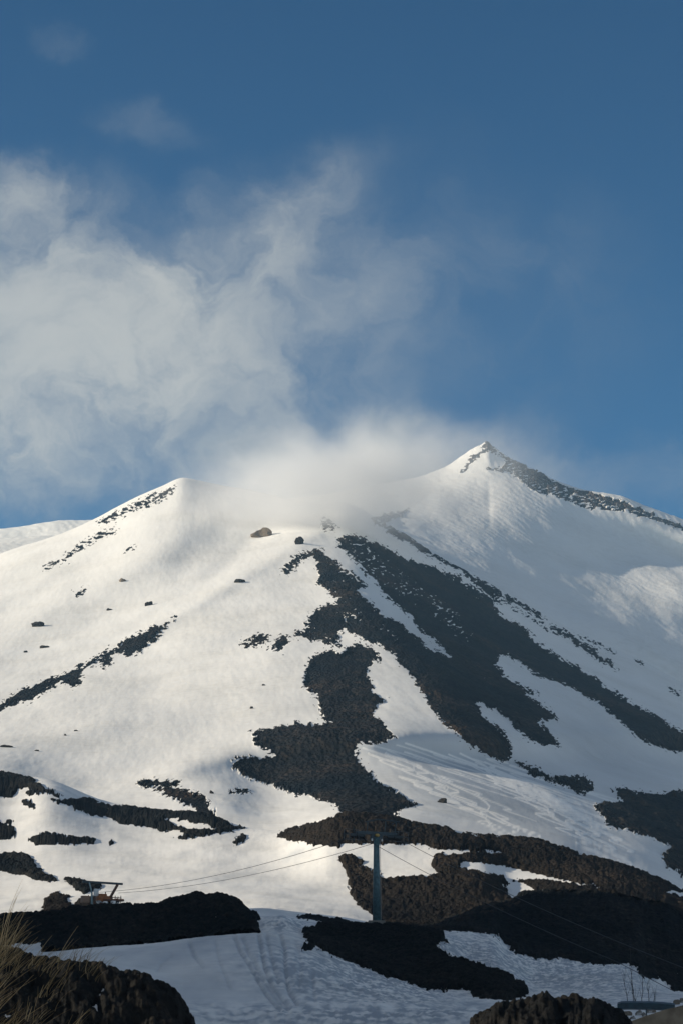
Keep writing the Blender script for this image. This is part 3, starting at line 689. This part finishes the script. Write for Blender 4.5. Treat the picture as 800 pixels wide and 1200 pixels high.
for s in (-.5, .62):
    b = bmn(); boxb(b, dn*.25+Ad*s+Vector((0, 0, H-.55)), (.13, .12, .24), R3, .02); link_bm('insulator', b, P_WHITE, py_)

# haul cables
def cable(pts3, sag, lab):
    b = bmn(); out = []
    for (a, c), sg in zip(zip(pts3[:-1], pts3[1:]), sag):
        for i in range(25):
            t = i/24; p = a.lerp(c, t); p = p-Vector((0, 0, sg*4*t*(1-t))); out.append(p)
    pts = [out[0]]+[p for i, p in enumerate(out[1:]) if (p-out[i]).length > 1e-4]
    tube(b, pts, .024, n=6); o = link_bm('haul_cable', b, P_CABL, None, True); tag(o, lab, 'cable', 'haul cables of the chairlift'); return o
def along(px, py):   # point in direction (px,py) lying over the line of the lift
    a = (px-400)/(F*CP-(600-py)*SP)          # x/y
    t = (a*PB.y-PB.x)/(Ld.x-a*Ld.y); q = PB+Ld*t; return at(px, py, math.hypot(q.x, q.y))
for s, p1, lab in ((-1, (722, 1127), 'lower of the two haul cables running over the pylon'), (1, (800, 1134), 'upper of the two haul cables running over the pylon')):
    e = ST + Ad*s*1.4*.9 + Vector((0, 0, .1)); q = along(*p1); q2 = q + (q-Tr[s])*1.1
    cable([e, Tr[s], q, q2], [1.0, .5, .2], lab)

# ------------------------------------------------------------------ lower lift station behind the long lava bank
SB = Vector((ST.x, ST.y, ground_z(ST.x, ST.y)))
print('station ground py', project(np.array(SB.x), np.array(SB.y), np.array(SB.z)))
st = thing('lift_station', 'rusty orange return station of the lift with a long overhead beam', 'lift station', SB)
def loc_(px, py, dr=0): return at(px, py, 300.0+dr)-SB
b = bmn(); a0, a1 = loc_(97, 1033), loc_(144, 1036, 2); RB = basis(a1-a0)
boxb(b, (a0+a1)/2, ((a1-a0).length, .22, .26), RB, .02); link_bm('overhead_beam', b, P_DARK, st)
b = bmn(); tube(b, [loc_(138, 1037, 1), loc_(130, 1051)], .17, n=8); tube(b, [loc_(130, 1051), loc_(130, 1075)], .2, n=8); link_bm('strut', b, P_BRWN, st, True)
b = bmn(); tube(b, [loc_(105, 1034), loc_(108, 1046)], .09, n=8); tube(b, [loc_(108, 1046), loc_(108, 1080)], .12, n=8); link_bm('post', b, P_BLUE, st, True)
b = bmn(); boxb(b, loc_(121, 1053.5), (1.5, 1.2, .7), basis(a1-a0), .06); boxb(b, loc_(120, 1050.5), (.9, 1.0, .6), basis(a1-a0), .04)
tube(b, [loc_(116, 1050), loc_(121, 1056)], .12); tube(b, [loc_(126, 1050), loc_(121, 1056)], .12); link_bm('machine_housing', b, P_ORNG, st)
b = bmn(); boxb(b, loc_(100, 1054), (.9, .8, .85), basis(a1-a0), .04); link_bm('control_box', b, P_TAN, st)
b = bmn(); boxb(b, loc_(113, 1046), (.5, .5, .9), basis(a1-a0), .03); link_bm('cabinet', b, P_WHITE, st)
for px_, h_ in ((104, 1049), (111, 1048), (116, 1047), (124, 1045)):
    b = bmn(); tube(b, [loc_(px_, h_), loc_(px_, 1080)], .07, n=6); link_bm('support_post', b, P_BRWN, st)
b = bmn(); c = loc_(133, 1056); tube(b, [c, c+Vector((0, 0, .14))], 1.35, n=28)
tube(b, [c-Vector((0, 0, .1)), c+Vector((0, 0, .24))], .25, n=12); w1 = link_bm('bullwheel', b, P_BRWN, st)
b = bmn()
for i in range(6):
    a_ = i*math.pi/3; tube(b, [c+Vector((0, 0, .2)), c+Vector((math.cos(a_)*1.3, math.sin(a_)*1.3, .2))], .06, n=5)
link_bm('spokes', b, P_ORNG, w1)
b = bmn(); boxb(b, loc_(128, 1060), (3.4, 1.4, .3), basis(a1-a0), .03)
for q in range(7): boxb(b, loc_(122+q*3.3, 1054.5+(q % 2)), (.07, .07, 1.0), basis(a1-a0))
tube(b, [loc_(122, 1050.5), loc_(143, 1052.5)], .05, n=5); tube(b, [loc_(122, 1054), loc_(143, 1055.5)], .05, n=5); link_bm('railing', b, P_BRWN, st)
for px_, y_, w_ in ((116, 1057, .5), (125, 1058, .8), (135, 1057.5, 1.0)):
    b = bmn(); boxb(b, loc_(px_, y_, -1.5), (w_, .6, .35), basis(a1-a0), .08); link_bm('snow_cap', b, mat_ground, st)
b = bmn(); boxb(b, loc_(117, 1068), (5.4, 2.6, .5), basis(a1-a0), .05); boxb(b, loc_(117, 1074), (5.0, 2.2, 1.0), basis(a1-a0)); link_bm('platform', b, P_CONC, st)

# ------------------------------------------------------------------ boulders standing in the snow
def boulder(name, p, w_, h_, mat, seed, group, label, cat='boulder', dep=None, sub=3):
    b = bmn(); bmesh.ops.create_icosphere(b, subdivisions=sub, radius=1); g = random.Random(seed)
    pl = [(Vector((g.gauss(0, 1), g.gauss(0, 1), g.gauss(0, .8))).normalized(), g.uniform(.55, .85)) for _ in range(11)]
    off = g.uniform(0, 50)
    for v in b.verts:
        for n_, d_ in pl:
            k = v.co.dot(n_)
            if k > d_: v.co -= n_*(k-d_)*.92
        q = v.co*2.3+Vector((off, off, off)); v.co *= 1+.10*math.sin(q.x*2.1+q.y)+.07*math.sin(q.z*4+q.x*3)+g.uniform(-.03, .03)
        v.co.x *= w_/2*1.2; v.co.y *= (dep or w_)/2; v.co.z *= h_*.8
    bmesh.ops.rotate(b, verts=b.verts, cent=(0, 0, 0), matrix=Matrix.Rotation(g.uniform(-.35, .35), 3, 'Z'))
    o = link_bm(name, b, mat); o.location = p+Vector((0, 0, h_*.12)); tag(o, label, cat, group); return o
mat_bld = lava_material('boulder_lava', [(.3, (.018, .018, .018)), (.5, (.035, .032, .030)), (.75, (.075, .063, .052))], .45, .6)
mat_tan = lava_material('tan_rock', [(.3, (.14, .115, .09)), (.7, (.26, .21, .16))], .4, .5)
G1 = 'dark boulders standing out of the snow on the left flank'
BL = [ # px, py, w px, h px, material, label
 (47, 732, 15, 8, 0, 'largest dark boulder on the snow below the far left ridge'),
 (174, 707, 9, 6, 0, 'lone dark boulder above the right end of the long lava streak'),
 (53, 758, 10, 4, 0, 'low flat boulder just below the largest left boulder'),
 (30, 764, 5, 2.6, 0, 'tiny boulder left of the low flat boulder'),
 (350, 636, 13, 9, 0, 'pointed boulder high on the crest just above the lava tongue'),
 (307, 625, 26, 12, 1, 'wide tan rock patch fading into the cloud near the summit'),
 (129, 713, 6, 3, 0, 'faint small rock between two snow bands above the lone boulder'),
 (295, 827, 4, 3.4, 0, 'single tiny round stone on the smooth central snow'),
 (309, 801, 4, 2, 0, 'pebble sized stone above the single tiny round stone'),
 (7, 876, 15, 3, 0, 'thin dark rock slab at the left edge above the snowfield'),
 (43, 881, 5, 2.4, 0, 'small stone right of the thin rock slab at the left edge'),
 (89, 858, 4, 2, 0, 'upper of two tiny stones above the left snowfield'),
 (77, 863, 4, 2.2, 0, 'lower of two tiny stones above the left snowfield'),
 (281, 681, 14, 4, 0, 'narrow rock sliver in the snow left of the lava tongue top'),
 (143, 680, 8, 4, 1, 'pale brown rock near the middle of the left flank'),
 (248, 931, 5, 4, 0, 'small dark stone beside the shaded hollow streak'),
 (438, 819, 8, 5, 0, 'dark stone at the right edge of the central lava tongue'),
 (519, 938, 12, 6, 0, 'dark rock in the tracked snow right of the lava foot'),
]
for i, (px_, y_, w_, h_, mt, lab) in enumerate(BL):
    p = on_ground(px_, y_+h_*.3, 640 if y_ > 900 else 900, 2600); r_ = math.hypot(p.x, p.y); k = r_/F
    boulder('boulder', p, w_*k, h_*k, (mat_bld, mat_tan)[mt], 20+i, G1 if px_ < 400 else 'dark boulders on the right snow slope', lab)
# stone marker on the right lava bank
p = on_ground(789, 934, 600, 1200); k = math.hypot(p.x, p.y)/F
cn_ = thing('stone_cairn', 'small upright stone cairn on the crest of the right lava bank', 'cairn', p)
b = bmn(); bmesh.ops.create_icosphere(b, subdivisions=2, radius=1)
for v in b.verts: v.co = Vector((v.co.x*2.1*k, v.co.y*2*k, v.co.z*5*k+2.5*k))*(1+rnd.uniform(-.08, .08))
link_bm('pillar', b, mat_bld, cn_)
b = bmn(); bmesh.ops.create_icosphere(b, subdivisions=2, radius=1)
for v in b.verts: v.co = Vector((v.co.x*3.4*k, v.co.y*3*k, v.co.z*1.8*k))*(1+rnd.uniform(-.1, .1))
link_bm('foot', b, mat_bld, cn_)

# ------------------------------------------------------------------ lower right corner: canopy, saplings, wall, stones
RC = 98.0
def lc(px, py, r=RC): return at(px, py, r)
c0 = lc(757, 1187); c0.z = ground_z(c0.x, c0.y)
cp = thing('canopy', 'low dark teal canopy roof on posts in front of the snow', 'canopy', c0)
tl, tr2 = lc(723, 1179)-c0, lc(790, 1179)-c0; kk = RC/F
b = bmn(); n = 14; W = (tr2-tl).length; ax = (tr2-tl).normalized(); dp = Vector((-ax.y, ax.x, 0)); prof = []
for i in range(n+1):
    t = i/n; zt = 1.6*kk*(1-(1-min(1, t/.10))**2)*1.0 - 2.6*kk*max(0, (t-.55)/.45)**1.3 + math.sin(t*9)*.004
    prof.append((t, zt))
for side, zo in ((0, 0),):
    pass
vv = []
for (t, zt) in prof:
    q = tl+ax*W*t; vv.append([b.verts.new(q+dp*d_+Vector((0, 0, z_))) for d_, z_ in ((-.85, zt-.18), (-.85, zt+.05), (0, zt+.14), (.85, zt+.05), (.85, zt-.18))])
for a_, c_ in zip(vv[:-1], vv[1:]):
    for j in range(4): b.faces.new((a_[j], a_[j+1], c_[j+1], c_[j]))
    b.faces.new((a_[4], a_[0], c_[0], c_[4]))
b.faces.new(vv[0]); b.faces.new(vv[-1][::-1])
link_bm('roof', b, flat('dark_teal_tarpaulin', (.012, .035, .05), .55, vary=.3), cp)
for t in (.02, .5, .93):
    for d_ in (-.75, .75):
        b = bmn(); q = tl+ax*W*t+dp*d_; tube(b, [q+Vector((0, 0, -.05)), Vector((q.x, q.y, -.25))], .03, n=6); link_bm('post', b, P_DARK, cp)
# retaining wall
wl = [(716, 1207), (733, 1199), (758, 1190), (780, 1183), (800, 1178), (840, 1168), (880, 1160)]
b = bmn(); top = [at(x_, y_, 74.0) for x_, y_ in wl]; rows = []
for p in top:
    rows.append([b.verts.new(p+Vector(q)) for q in ((0, 0, -1.6), (0, -.0, 0), (0, .35, .0), (0, .35, -1.6))])
    rows[-1][0].co.y -= .9; rows[-1][0].co.z += 0
for a_, c_ in zip(rows[:-1], rows[1:]):
    for j in range(4): b.faces.new((a_[j], a_[(j+1) % 4], c_[(j+1) % 4], c_[j]))
b.faces.new(rows[0]); b.faces.new(rows[-1][::-1])
tag(link_bm('retaining_wall', b, flat('grey_sloping_wall', (.022, .024, .024), .95, vary=.5, scale=2.5)), 'sloping grey retaining wall in the lower right corner', 'wall')
# pale stones half covered with snow between canopy and wall
mat_ps = lava_material('pale_stone', [(.3, (.10, .085, .07)), (.47, (.16, .14, .12)), (.6, (.55, .53, .50))], 2.5, .5)
SL = ['pale snowy stone under the left end of the canopy', 'brown and white stone below the middle of the canopy', 'white capped stone right of the canopy middle', 'small pale stone by the right end of the canopy',
      'stone just right of the canopy roof', 'brown topped stone on the slope right of the canopy', 'pale block nearer the right frame edge', 'dark and white stone at the right frame edge', 'low white stone close above the grey wall', 'tan stone beside the low white stone', 'tiny pale stone near the canopy post', 'rounded brown stone right of the saplings']
SP_ = [(735, 1189, 11, 5), (747, 1190, 8, 6), (761, 1186, 8, 5), (771, 1183, 6, 4), (778, 1181, 7, 4), (784, 1178, 8, 4), (792, 1176, 7, 5), (799, 1174, 7, 5), (754, 1191, 7, 4), (765, 1186, 6, 4), (741, 1193, 7, 3), (775, 1178, 6, 3)]
for i, ((px_, y_, w_, h_), lab) in enumerate(zip(SP_, SL)):
    p = on_ground(px_, y_+1.5, 76, 170); k = math.hypot(p.x, p.y)/F; gz = p.z
    hh = h_*k; 
    boulder('stone', Vector((p.x, p.y, gz)), w_*k*.95, hh*1.3, mat_ps if i % 3 else mat_tan, 60+i, 'stones beside the canopy', lab, 'stone')
# bare saplings
mat_twig = flat('bare_grey_bark', (.05, .045, .04), .9)
def sapling(px, ytop, ybase, r, lean, seed, lab, nb=7, name='bare_sapling'):
    g = random.Random(seed); B = at(px, ybase, r); B.z = min(B.z, ground_z(B.x, B.y)+.02) if abs(B.z-ground_z(B.x, B.y)) < .6 else ground_z(B.x, B.y)
    T = at(px+lean, ytop, r); t_ = thing(name, lab, 'sapling', B, 'bare saplings behind the canopy'); v = T-B
    pts = [v*(i/8)+Vector((g.uniform(-.03, .03), 0, 0))*(i > 0) for i in range(9)]
    b = bmn(); tube(b, pts, .022, .005, 5); link_bm('trunk', b, mat_twig, t_)
    b = bmn()
    for i in range(nb):
        q = v*g.uniform(.25, .9); d = Vector((g.uniform(-.5, .5), g.uniform(-.3, .3), g.uniform(.6, 1.1)))*g.uniform(.25, .7)
        tube(b, [q, q+d*.5, q+d+Vector((0, 0, .1))], .008, .003, 4)
    link_bm('twigs', b, mat_twig, t_)
sapling(742, 1104, 1188, 118, -5, 1, 'tallest bare sapling rising above the left part of the canopy', 6)
sapling(752, 1140, 1188, 116, 0, 2, 'straight sapling behind the middle of the canopy')
sapling(737, 1136, 1188, 120, -8, 3, 'leftmost thin sapling leaning left')
sapling(747, 1150, 1188, 114, -8, 4, 'short sapling between the tallest and the straight one')
sapling(760, 1148, 1188, 119, -2, 5, 'sapling just right of the straight one')
sapling(766, 1160, 1186, 117, 0, 6, 'rightmost and lowest of the bare saplings', 5)

# ------------------------------------------------------------------ dry grass on the near bank
mg, ntg, bg_ = newmat('dry_straw'); oi = ntg.nodes.new('ShaderNodeAttribute'); oi.attribute_name = 'tone'
ntg.links.new(ramp(ntg, oi.outputs['Fac'], [(0, (.10, .07, .03)), (.5, (.28, .19, .085)), (1, (.55, .41, .22))]), bg_.inputs['Base Color']); bg_.inputs['Roughness'].default_value = .8
V, FC, TN = [], [], []
g = random.Random(12)
def blade(base, L, lean, bend, w_, tone):
    n0 = len(V); k = 5
    for i in range(k+1):
        t = i/k; x = lean*L*t+bend*L*t*t; z = L*t*(1-.18*abs(bend)*t); ww = w_*(1-.75*t)
        p = base+Vector((x, lean*.2*L*t, z)); V.append((p.x-ww, p.y, p.z)); V.append((p.x+ww, p.y+ww*.5, p.z)); TN.extend((tone, tone))
    for i in range(k): a = n0+2*i; FC.append((a, a+1, a+3, a+2))
def gtop(x, y): return ground_z(x, y)
cl = []
for c_ in range(80):
    u_ = g.random()**2.0; px_ = -45+u_*160; rr = g.uniform(50, 60.5)
    q = at(px_, 1150, rr); cl.append((q.x, q.y, u_))
for x_, y_, u_ in cl:
    z0 = gtop(x_, y_)+.0; nn_ = g.randint(5, 16); base_l = g.uniform(.45, .95)*(1.15-.6*u_); bl = g.uniform(.1, .5)
    for i in range(nn_):
        bb = Vector((x_+g.gauss(0, .16), y_+g.gauss(0, .2), z0))
        blade(bb, base_l*g.uniform(.5, 1.25), bl+g.gauss(0, .28), g.uniform(.0, .6), g.uniform(.005, .011), min(1, max(0, g.gauss(.45, .25))))
for px_, yb, yt, lean in ((8,1112,1078,.45),(2,1110,1045,.1),(5,1112,1052,.05),(0,1105,1030,.15),(11,1113,1062,.2),(3,1110,1068,-.1),(66,1124,1085,.4),(68,1122,1100,.5),(14,1116,1092,.6),(-3,1110,1040,.2),(40,1122,1096,.5),(22,1118,1098,.7)):
    q = at(px_, yb, 59); L = (yb-yt)/F*59
    blade(Vector((q.x, q.y, q.z-.1)), L+.1, lean, .15, .009, .95)
    blade(Vector((q.x+.04, q.y, q.z-.1)), L*.8, lean+.1, .3, .005, .8)
me = bpy.data.meshes.new('dry_grass'); me.from_pydata(V, [], FC); me.update()
at_ = me.attributes.new('tone', 'FLOAT', 'POINT'); at_.data.foreach_set('value', np.array(TN, np.float32)); me.materials.append(mg)
gr_ = bpy.data.objects.new('dry_grass', me); COL.objects.link(gr_); gr_['kind'] = 'stuff'; gr_['label'] = 'tufts of dry straw coloured grass on the near lava bank at lower left'


# ------------------------------------------------------------------ air and cloud
def add_box(name, lo, hi):
    bm = bmesh.new(); bmesh.ops.create_cube(bm, size=1)
    c = [(l+h)/2 for l, h in zip(lo, hi)]
    for v in bm.verts: v.co = Vector([(v.co[i])*(hi[i]-lo[i]) for i in range(3)])
    me = bpy.data.meshes.new(name); bm.to_mesh(me); bm.free(); o = bpy.data.objects.new(name, me); COL.objects.link(o); o.location = c
    return o
HAZE = add_box('haze', (-2600, -60, -8), (2600, 5600, 1085)); HAZE['kind'] = 'stuff'; HAZE['label'] = 'thin bluish air between the viewer and the far peaks'
m = bpy.data.materials.new('haze_air'); m.use_nodes = True; nt = m.node_tree; nt.nodes.clear()
out = nt.nodes.new('ShaderNodeOutputMaterial'); pv = nt.nodes.new('ShaderNodeVolumePrincipled')
pv.inputs['Color'].default_value = (.42, .72, 1, 1); pv.inputs['Density'].default_value = .00004; pv.inputs['Anisotropy'].default_value = 0
nt.links.new(pv.outputs[0], out.inputs['Volume']); HAZE.data.materials.append(m)

cpos = at(408, 572, 2240)
bm = bmesh.new(); bmesh.ops.create_icosphere(bm, subdivisions=3, radius=1)
me = bpy.data.meshes.new('cloud'); bm.to_mesh(me); bm.free()
CLD = bpy.data.objects.new('cloud', me); COL.objects.link(CLD); CLD.location = cpos; CLD.scale = (255, 175, 98)
CLD['kind'] = 'stuff'; CLD['label'] = 'soft pale cloud hiding the summit between the two peaks'
m = bpy.data.materials.new('cloud_vapour'); m.use_nodes = True; nt = m.node_tree; nt.nodes.clear()
out = nt.nodes.new('ShaderNodeOutputMaterial'); pv = nt.nodes.new('ShaderNodeVolumePrincipled')
tcn = nt.nodes.new('ShaderNodeTexCoord')
ln = nt.nodes.new('ShaderNodeVectorMath'); ln.operation = 'LENGTH'; nt.links.new(tcn.outputs['Object'], ln.inputs[0])
mpn = nt.nodes.new('ShaderNodeMapping'); mpn.inputs['Scale'].default_value = (3.2, 3.0, 1.5); nt.links.new(tcn.outputs['Object'], mpn.inputs[0])
cn = noise(nt, mpn.outputs[0], .8, 6, .6, .6)
fall = nt.nodes.new('ShaderNodeMapRange'); fall.interpolation_type = 'SMOOTHERSTEP'; nt.links.new(ln.outputs['Value'], fall.inputs[0])
fall.inputs[1].default_value = 1.0; fall.inputs[2].default_value = .0; fall.inputs[3].default_value = 0; fall.inputs[4].default_value = 1
nm = nt.nodes.new('ShaderNodeMapRange'); nm.interpolation_type = 'SMOOTHSTEP'; nt.links.new(cn.outputs[0], nm.inputs[0]); nm.inputs[1].default_value = .34; nm.inputs[2].default_value = .68
dn = math_(nt, 'MULTIPLY', math_(nt, 'MULTIPLY', math_(nt, 'MULTIPLY_ADD', math_(nt, 'SUBTRACT', cn.outputs[0], .5), 4.2, math_(nt, 'SUBTRACT', fall.outputs[0], .12), clamp=True), fall.outputs[0]), .025)
nt.links.new(dn, pv.inputs['Density']); pv.inputs['Color'].default_value = (.97, .97, .97, 1); pv.inputs['Anisotropy'].default_value = 0
nt.links.new(pv.outputs[0], out.inputs['Volume']); me.materials.append(m)

# ------------------------------------------------------------------ camera, sun, sky
cam = bpy.data.cameras.new('Camera'); co = bpy.data.objects.new('Camera', cam); COL.objects.link(co)
cam.sensor_fit = 'VERTICAL'; cam.sensor_height = 36; cam.sensor_width = 24; cam.lens = 85
cam.clip_start = .1; cam.clip_end = 60000
co.location = (0, 0, 0); co.rotation_euler = (math.pi/2+PITCH, 0, 0); scene.camera = co

SAZ, SEL = math.radians(5), math.radians(20)     # behind the left side, and height
sdir = Vector((-math.cos(SAZ)*math.cos(SEL), -math.sin(SAZ)*math.cos(SEL), math.sin(SEL)))
sun = bpy.data.lights.new('Sun', 'SUN'); so = bpy.data.objects.new('Sun', sun); COL.objects.link(so)
sun.energy = 5.0; sun.angle = math.radians(.6); sun.color = (1, .885, .70)
so.rotation_euler = sdir.to_track_quat('Z', 'Y').to_euler(); so.location = (-50, -20, 60)

w = bpy.data.worlds.new('World'); scene.world = w; w.use_nodes = True; nt = w.node_tree
bg = nt.nodes['Background']; bg.inputs['Strength'].default_value = .076
sky = nt.nodes.new('ShaderNodeTexSky'); sky.sky_type = 'NISHITA'; sky.sun_disc = False
sky.sun_elevation = SEL; sky.sun_rotation = math.atan2(sdir.x, sdir.y); sky.altitude = 3000; sky.dust_density = .1; sky.ozone_density = 2.0
tint = nt.nodes.new('ShaderNodeMix'); tint.data_type = 'RGBA'; tint.blend_type = 'MULTIPLY'; tint.inputs[0].default_value = 1
nt.links.new(sky.outputs[0], tint.inputs[6]); TINT = tint
# clouds, laid out over the sky directions
tc = nt.nodes.new('ShaderNodeTexCoord'); sep = nt.nodes.new('ShaderNodeSeparateXYZ'); nt.links.new(tc.outputs['Generated'], sep.inputs[0])
nt.links.new(ramp(nt, sep.outputs[2], [(.18, (.34, .80, 1.0)), (.44, (.12, .55, .80))]), TINT.inputs[7])
yy = math_(nt, 'MAXIMUM', sep.outputs[1], .02)
ca = math_(nt, 'DIVIDE', sep.outputs[0], yy); ce = math_(nt, 'DIVIDE', sep.outputs[2], yy)
cv = nt.nodes.new('ShaderNodeCombineXYZ'); nt.links.new(ca, cv.inputs[0]); nt.links.new(ce, cv.inputs[1])
def plane(px, py):
    v_ = 600-py; h = F*CP-v_*SP; return (px-400)/h, (F*SP+v_*CP)/h
nw = noise(nt, cv.outputs[0], 22, 5, .6); 
wv = nt.nodes.new('ShaderNodeVectorMath'); wv.operation = 'MULTIPLY_ADD'
nt.links.new(nw.outputs['Color'], wv.inputs[0]); wv.inputs[1].default_value = (.05, .05, 0); nt.links.new(cv.outputs[0], wv.inputs[2])
wv2 = nt.nodes.new('ShaderNodeVectorMath'); wv2.operation = 'SUBTRACT'; nt.links.new(wv.outputs[0], wv2.inputs[0]); wv2.inputs[1].default_value = (.025, .025, 0)
CL = [ # px, py, half width, half height, angle, weight
 (40, 360, 190, 150, 10, 1.0), (190, 400, 170, 130, -25, .75), (60, 500, 170, 90, 0, .9), (0, 580, 120, 60, 0, .5),
 (290, 270, 150, 70, -35, .42), (390, 360, 120, 140, 20, .30), (400, 570, 230, 75, 0, .95), (330, 480, 200, 80, 15, .38),
 (180, 165, 75, 28, 20, .10), (70, 45, 40, 22, 20, .07), (20, 215, 60, 35, 0, .3), (640, 545, 90, 60, 30, .22), (560, 330, 200, 160, 20, .13), (760,560,90,50,10,.16),
]
tot = None
for cx, cy, a, b, an, wgt in CL:
    mp = nt.nodes.new('ShaderNodeMapping'); mp.vector_type = 'TEXTURE'
    qx, qy = plane(cx, cy); k = 1/(F*CP)*1.02
    mp.inputs['Location'].default_value = (qx, qy, 0); mp.inputs['Rotation'].default_value = (0, 0, math.radians(-an)); mp.inputs['Scale'].default_value = (a*k*1.5, b*k*1.5, 1)
    nt.links.new(wv2.outputs[0], mp.inputs[0])
    ln = nt.nodes.new('ShaderNodeVectorMath'); ln.operation = 'LENGTH'; nt.links.new(mp.outputs[0], ln.inputs[0])
    mr = nt.nodes.new('ShaderNodeMapRange'); mr.interpolation_type = 'SMOOTHERSTEP'; nt.links.new(ln.outputs['Value'], mr.inputs[0])
    mr.inputs[1].default_value = 1; mr.inputs[2].default_value = 0; mr.inputs[3].default_value = 0; mr.inputs[4].default_value = wgt
    tot = mr.outputs[0] if tot is None else math_(nt, 'ADD', tot, mr.outputs[0])
n1 = noise(nt, wv2.outputs[0], 20, 10, .61, .5); n2 = noise(nt, wv2.outputs[0], 6, 3, .5)
nn = math_(nt, 'ADD', math_(nt, 'MULTIPLY', n1.outputs[0], .7), math_(nt, 'MULTIPLY', n2.outputs[0], .5))
mr = nt.nodes.new('ShaderNodeMapRange'); mr.interpolation_type = 'SMOOTHSTEP'; nt.links.new(nn, mr.inputs[0])
mr.inputs[1].default_value = .44; mr.inputs[2].default_value = .76
dens = math_(nt, 'MULTIPLY', tot, math_(nt, 'MULTIPLY_ADD', mr.outputs[0], 1.0, .28))
alpha = math_(nt, 'SUBTRACT', 1.0, math_(nt, 'POWER', 2.718, math_(nt, 'MULTIPLY', dens, -1.95)))
cc = ramp(nt, alpha, [(0, (2.9, 3.4, 3.9)), (.9, (6.1, 6.2, 6.0))])
# broken cloud added out of view, behind and above the viewer, as pale fill light
nb_ = noise(nt, tc.outputs['Generated'], 2.5, 5, .6)
cvr = nt.nodes.new('ShaderNodeMapRange'); nt.links.new(nb_.outputs[0], cvr.inputs[0]); cvr.inputs[1].default_value = .40; cvr.inputs[2].default_value = .55
bk = nt.nodes.new('ShaderNodeMapRange'); nt.links.new(sep.outputs[1], bk.inputs[0]); bk.inputs[1].default_value = .80; bk.inputs[2].default_value = .45
bk_f = math_(nt, 'MULTIPLY', cvr.outputs[0], bk.outputs[0])
mx = mixc(nt, math_(nt, 'MULTIPLY', bk_f, .5), mixc(nt, alpha, tint.outputs[2], cc), (5.6, 5.8, 6.0))
nt.links.new(mx, bg.inputs['Color'])

scene.view_settings.view_transform = 'Standard'; scene.view_settings.look = 'None'
scene.view_settings.exposure = .14; scene.view_settings.gamma = 1; scene.view_settings.use_curve_mapping = False
scene.render.engine = 'CYCLES'
cy = scene.cycles; cy.use_denoising = True; cy.max_bounces = 5; cy.diffuse_bounces = 2; cy.volume_bounces = 4; cy.volume_step_rate = 1.0
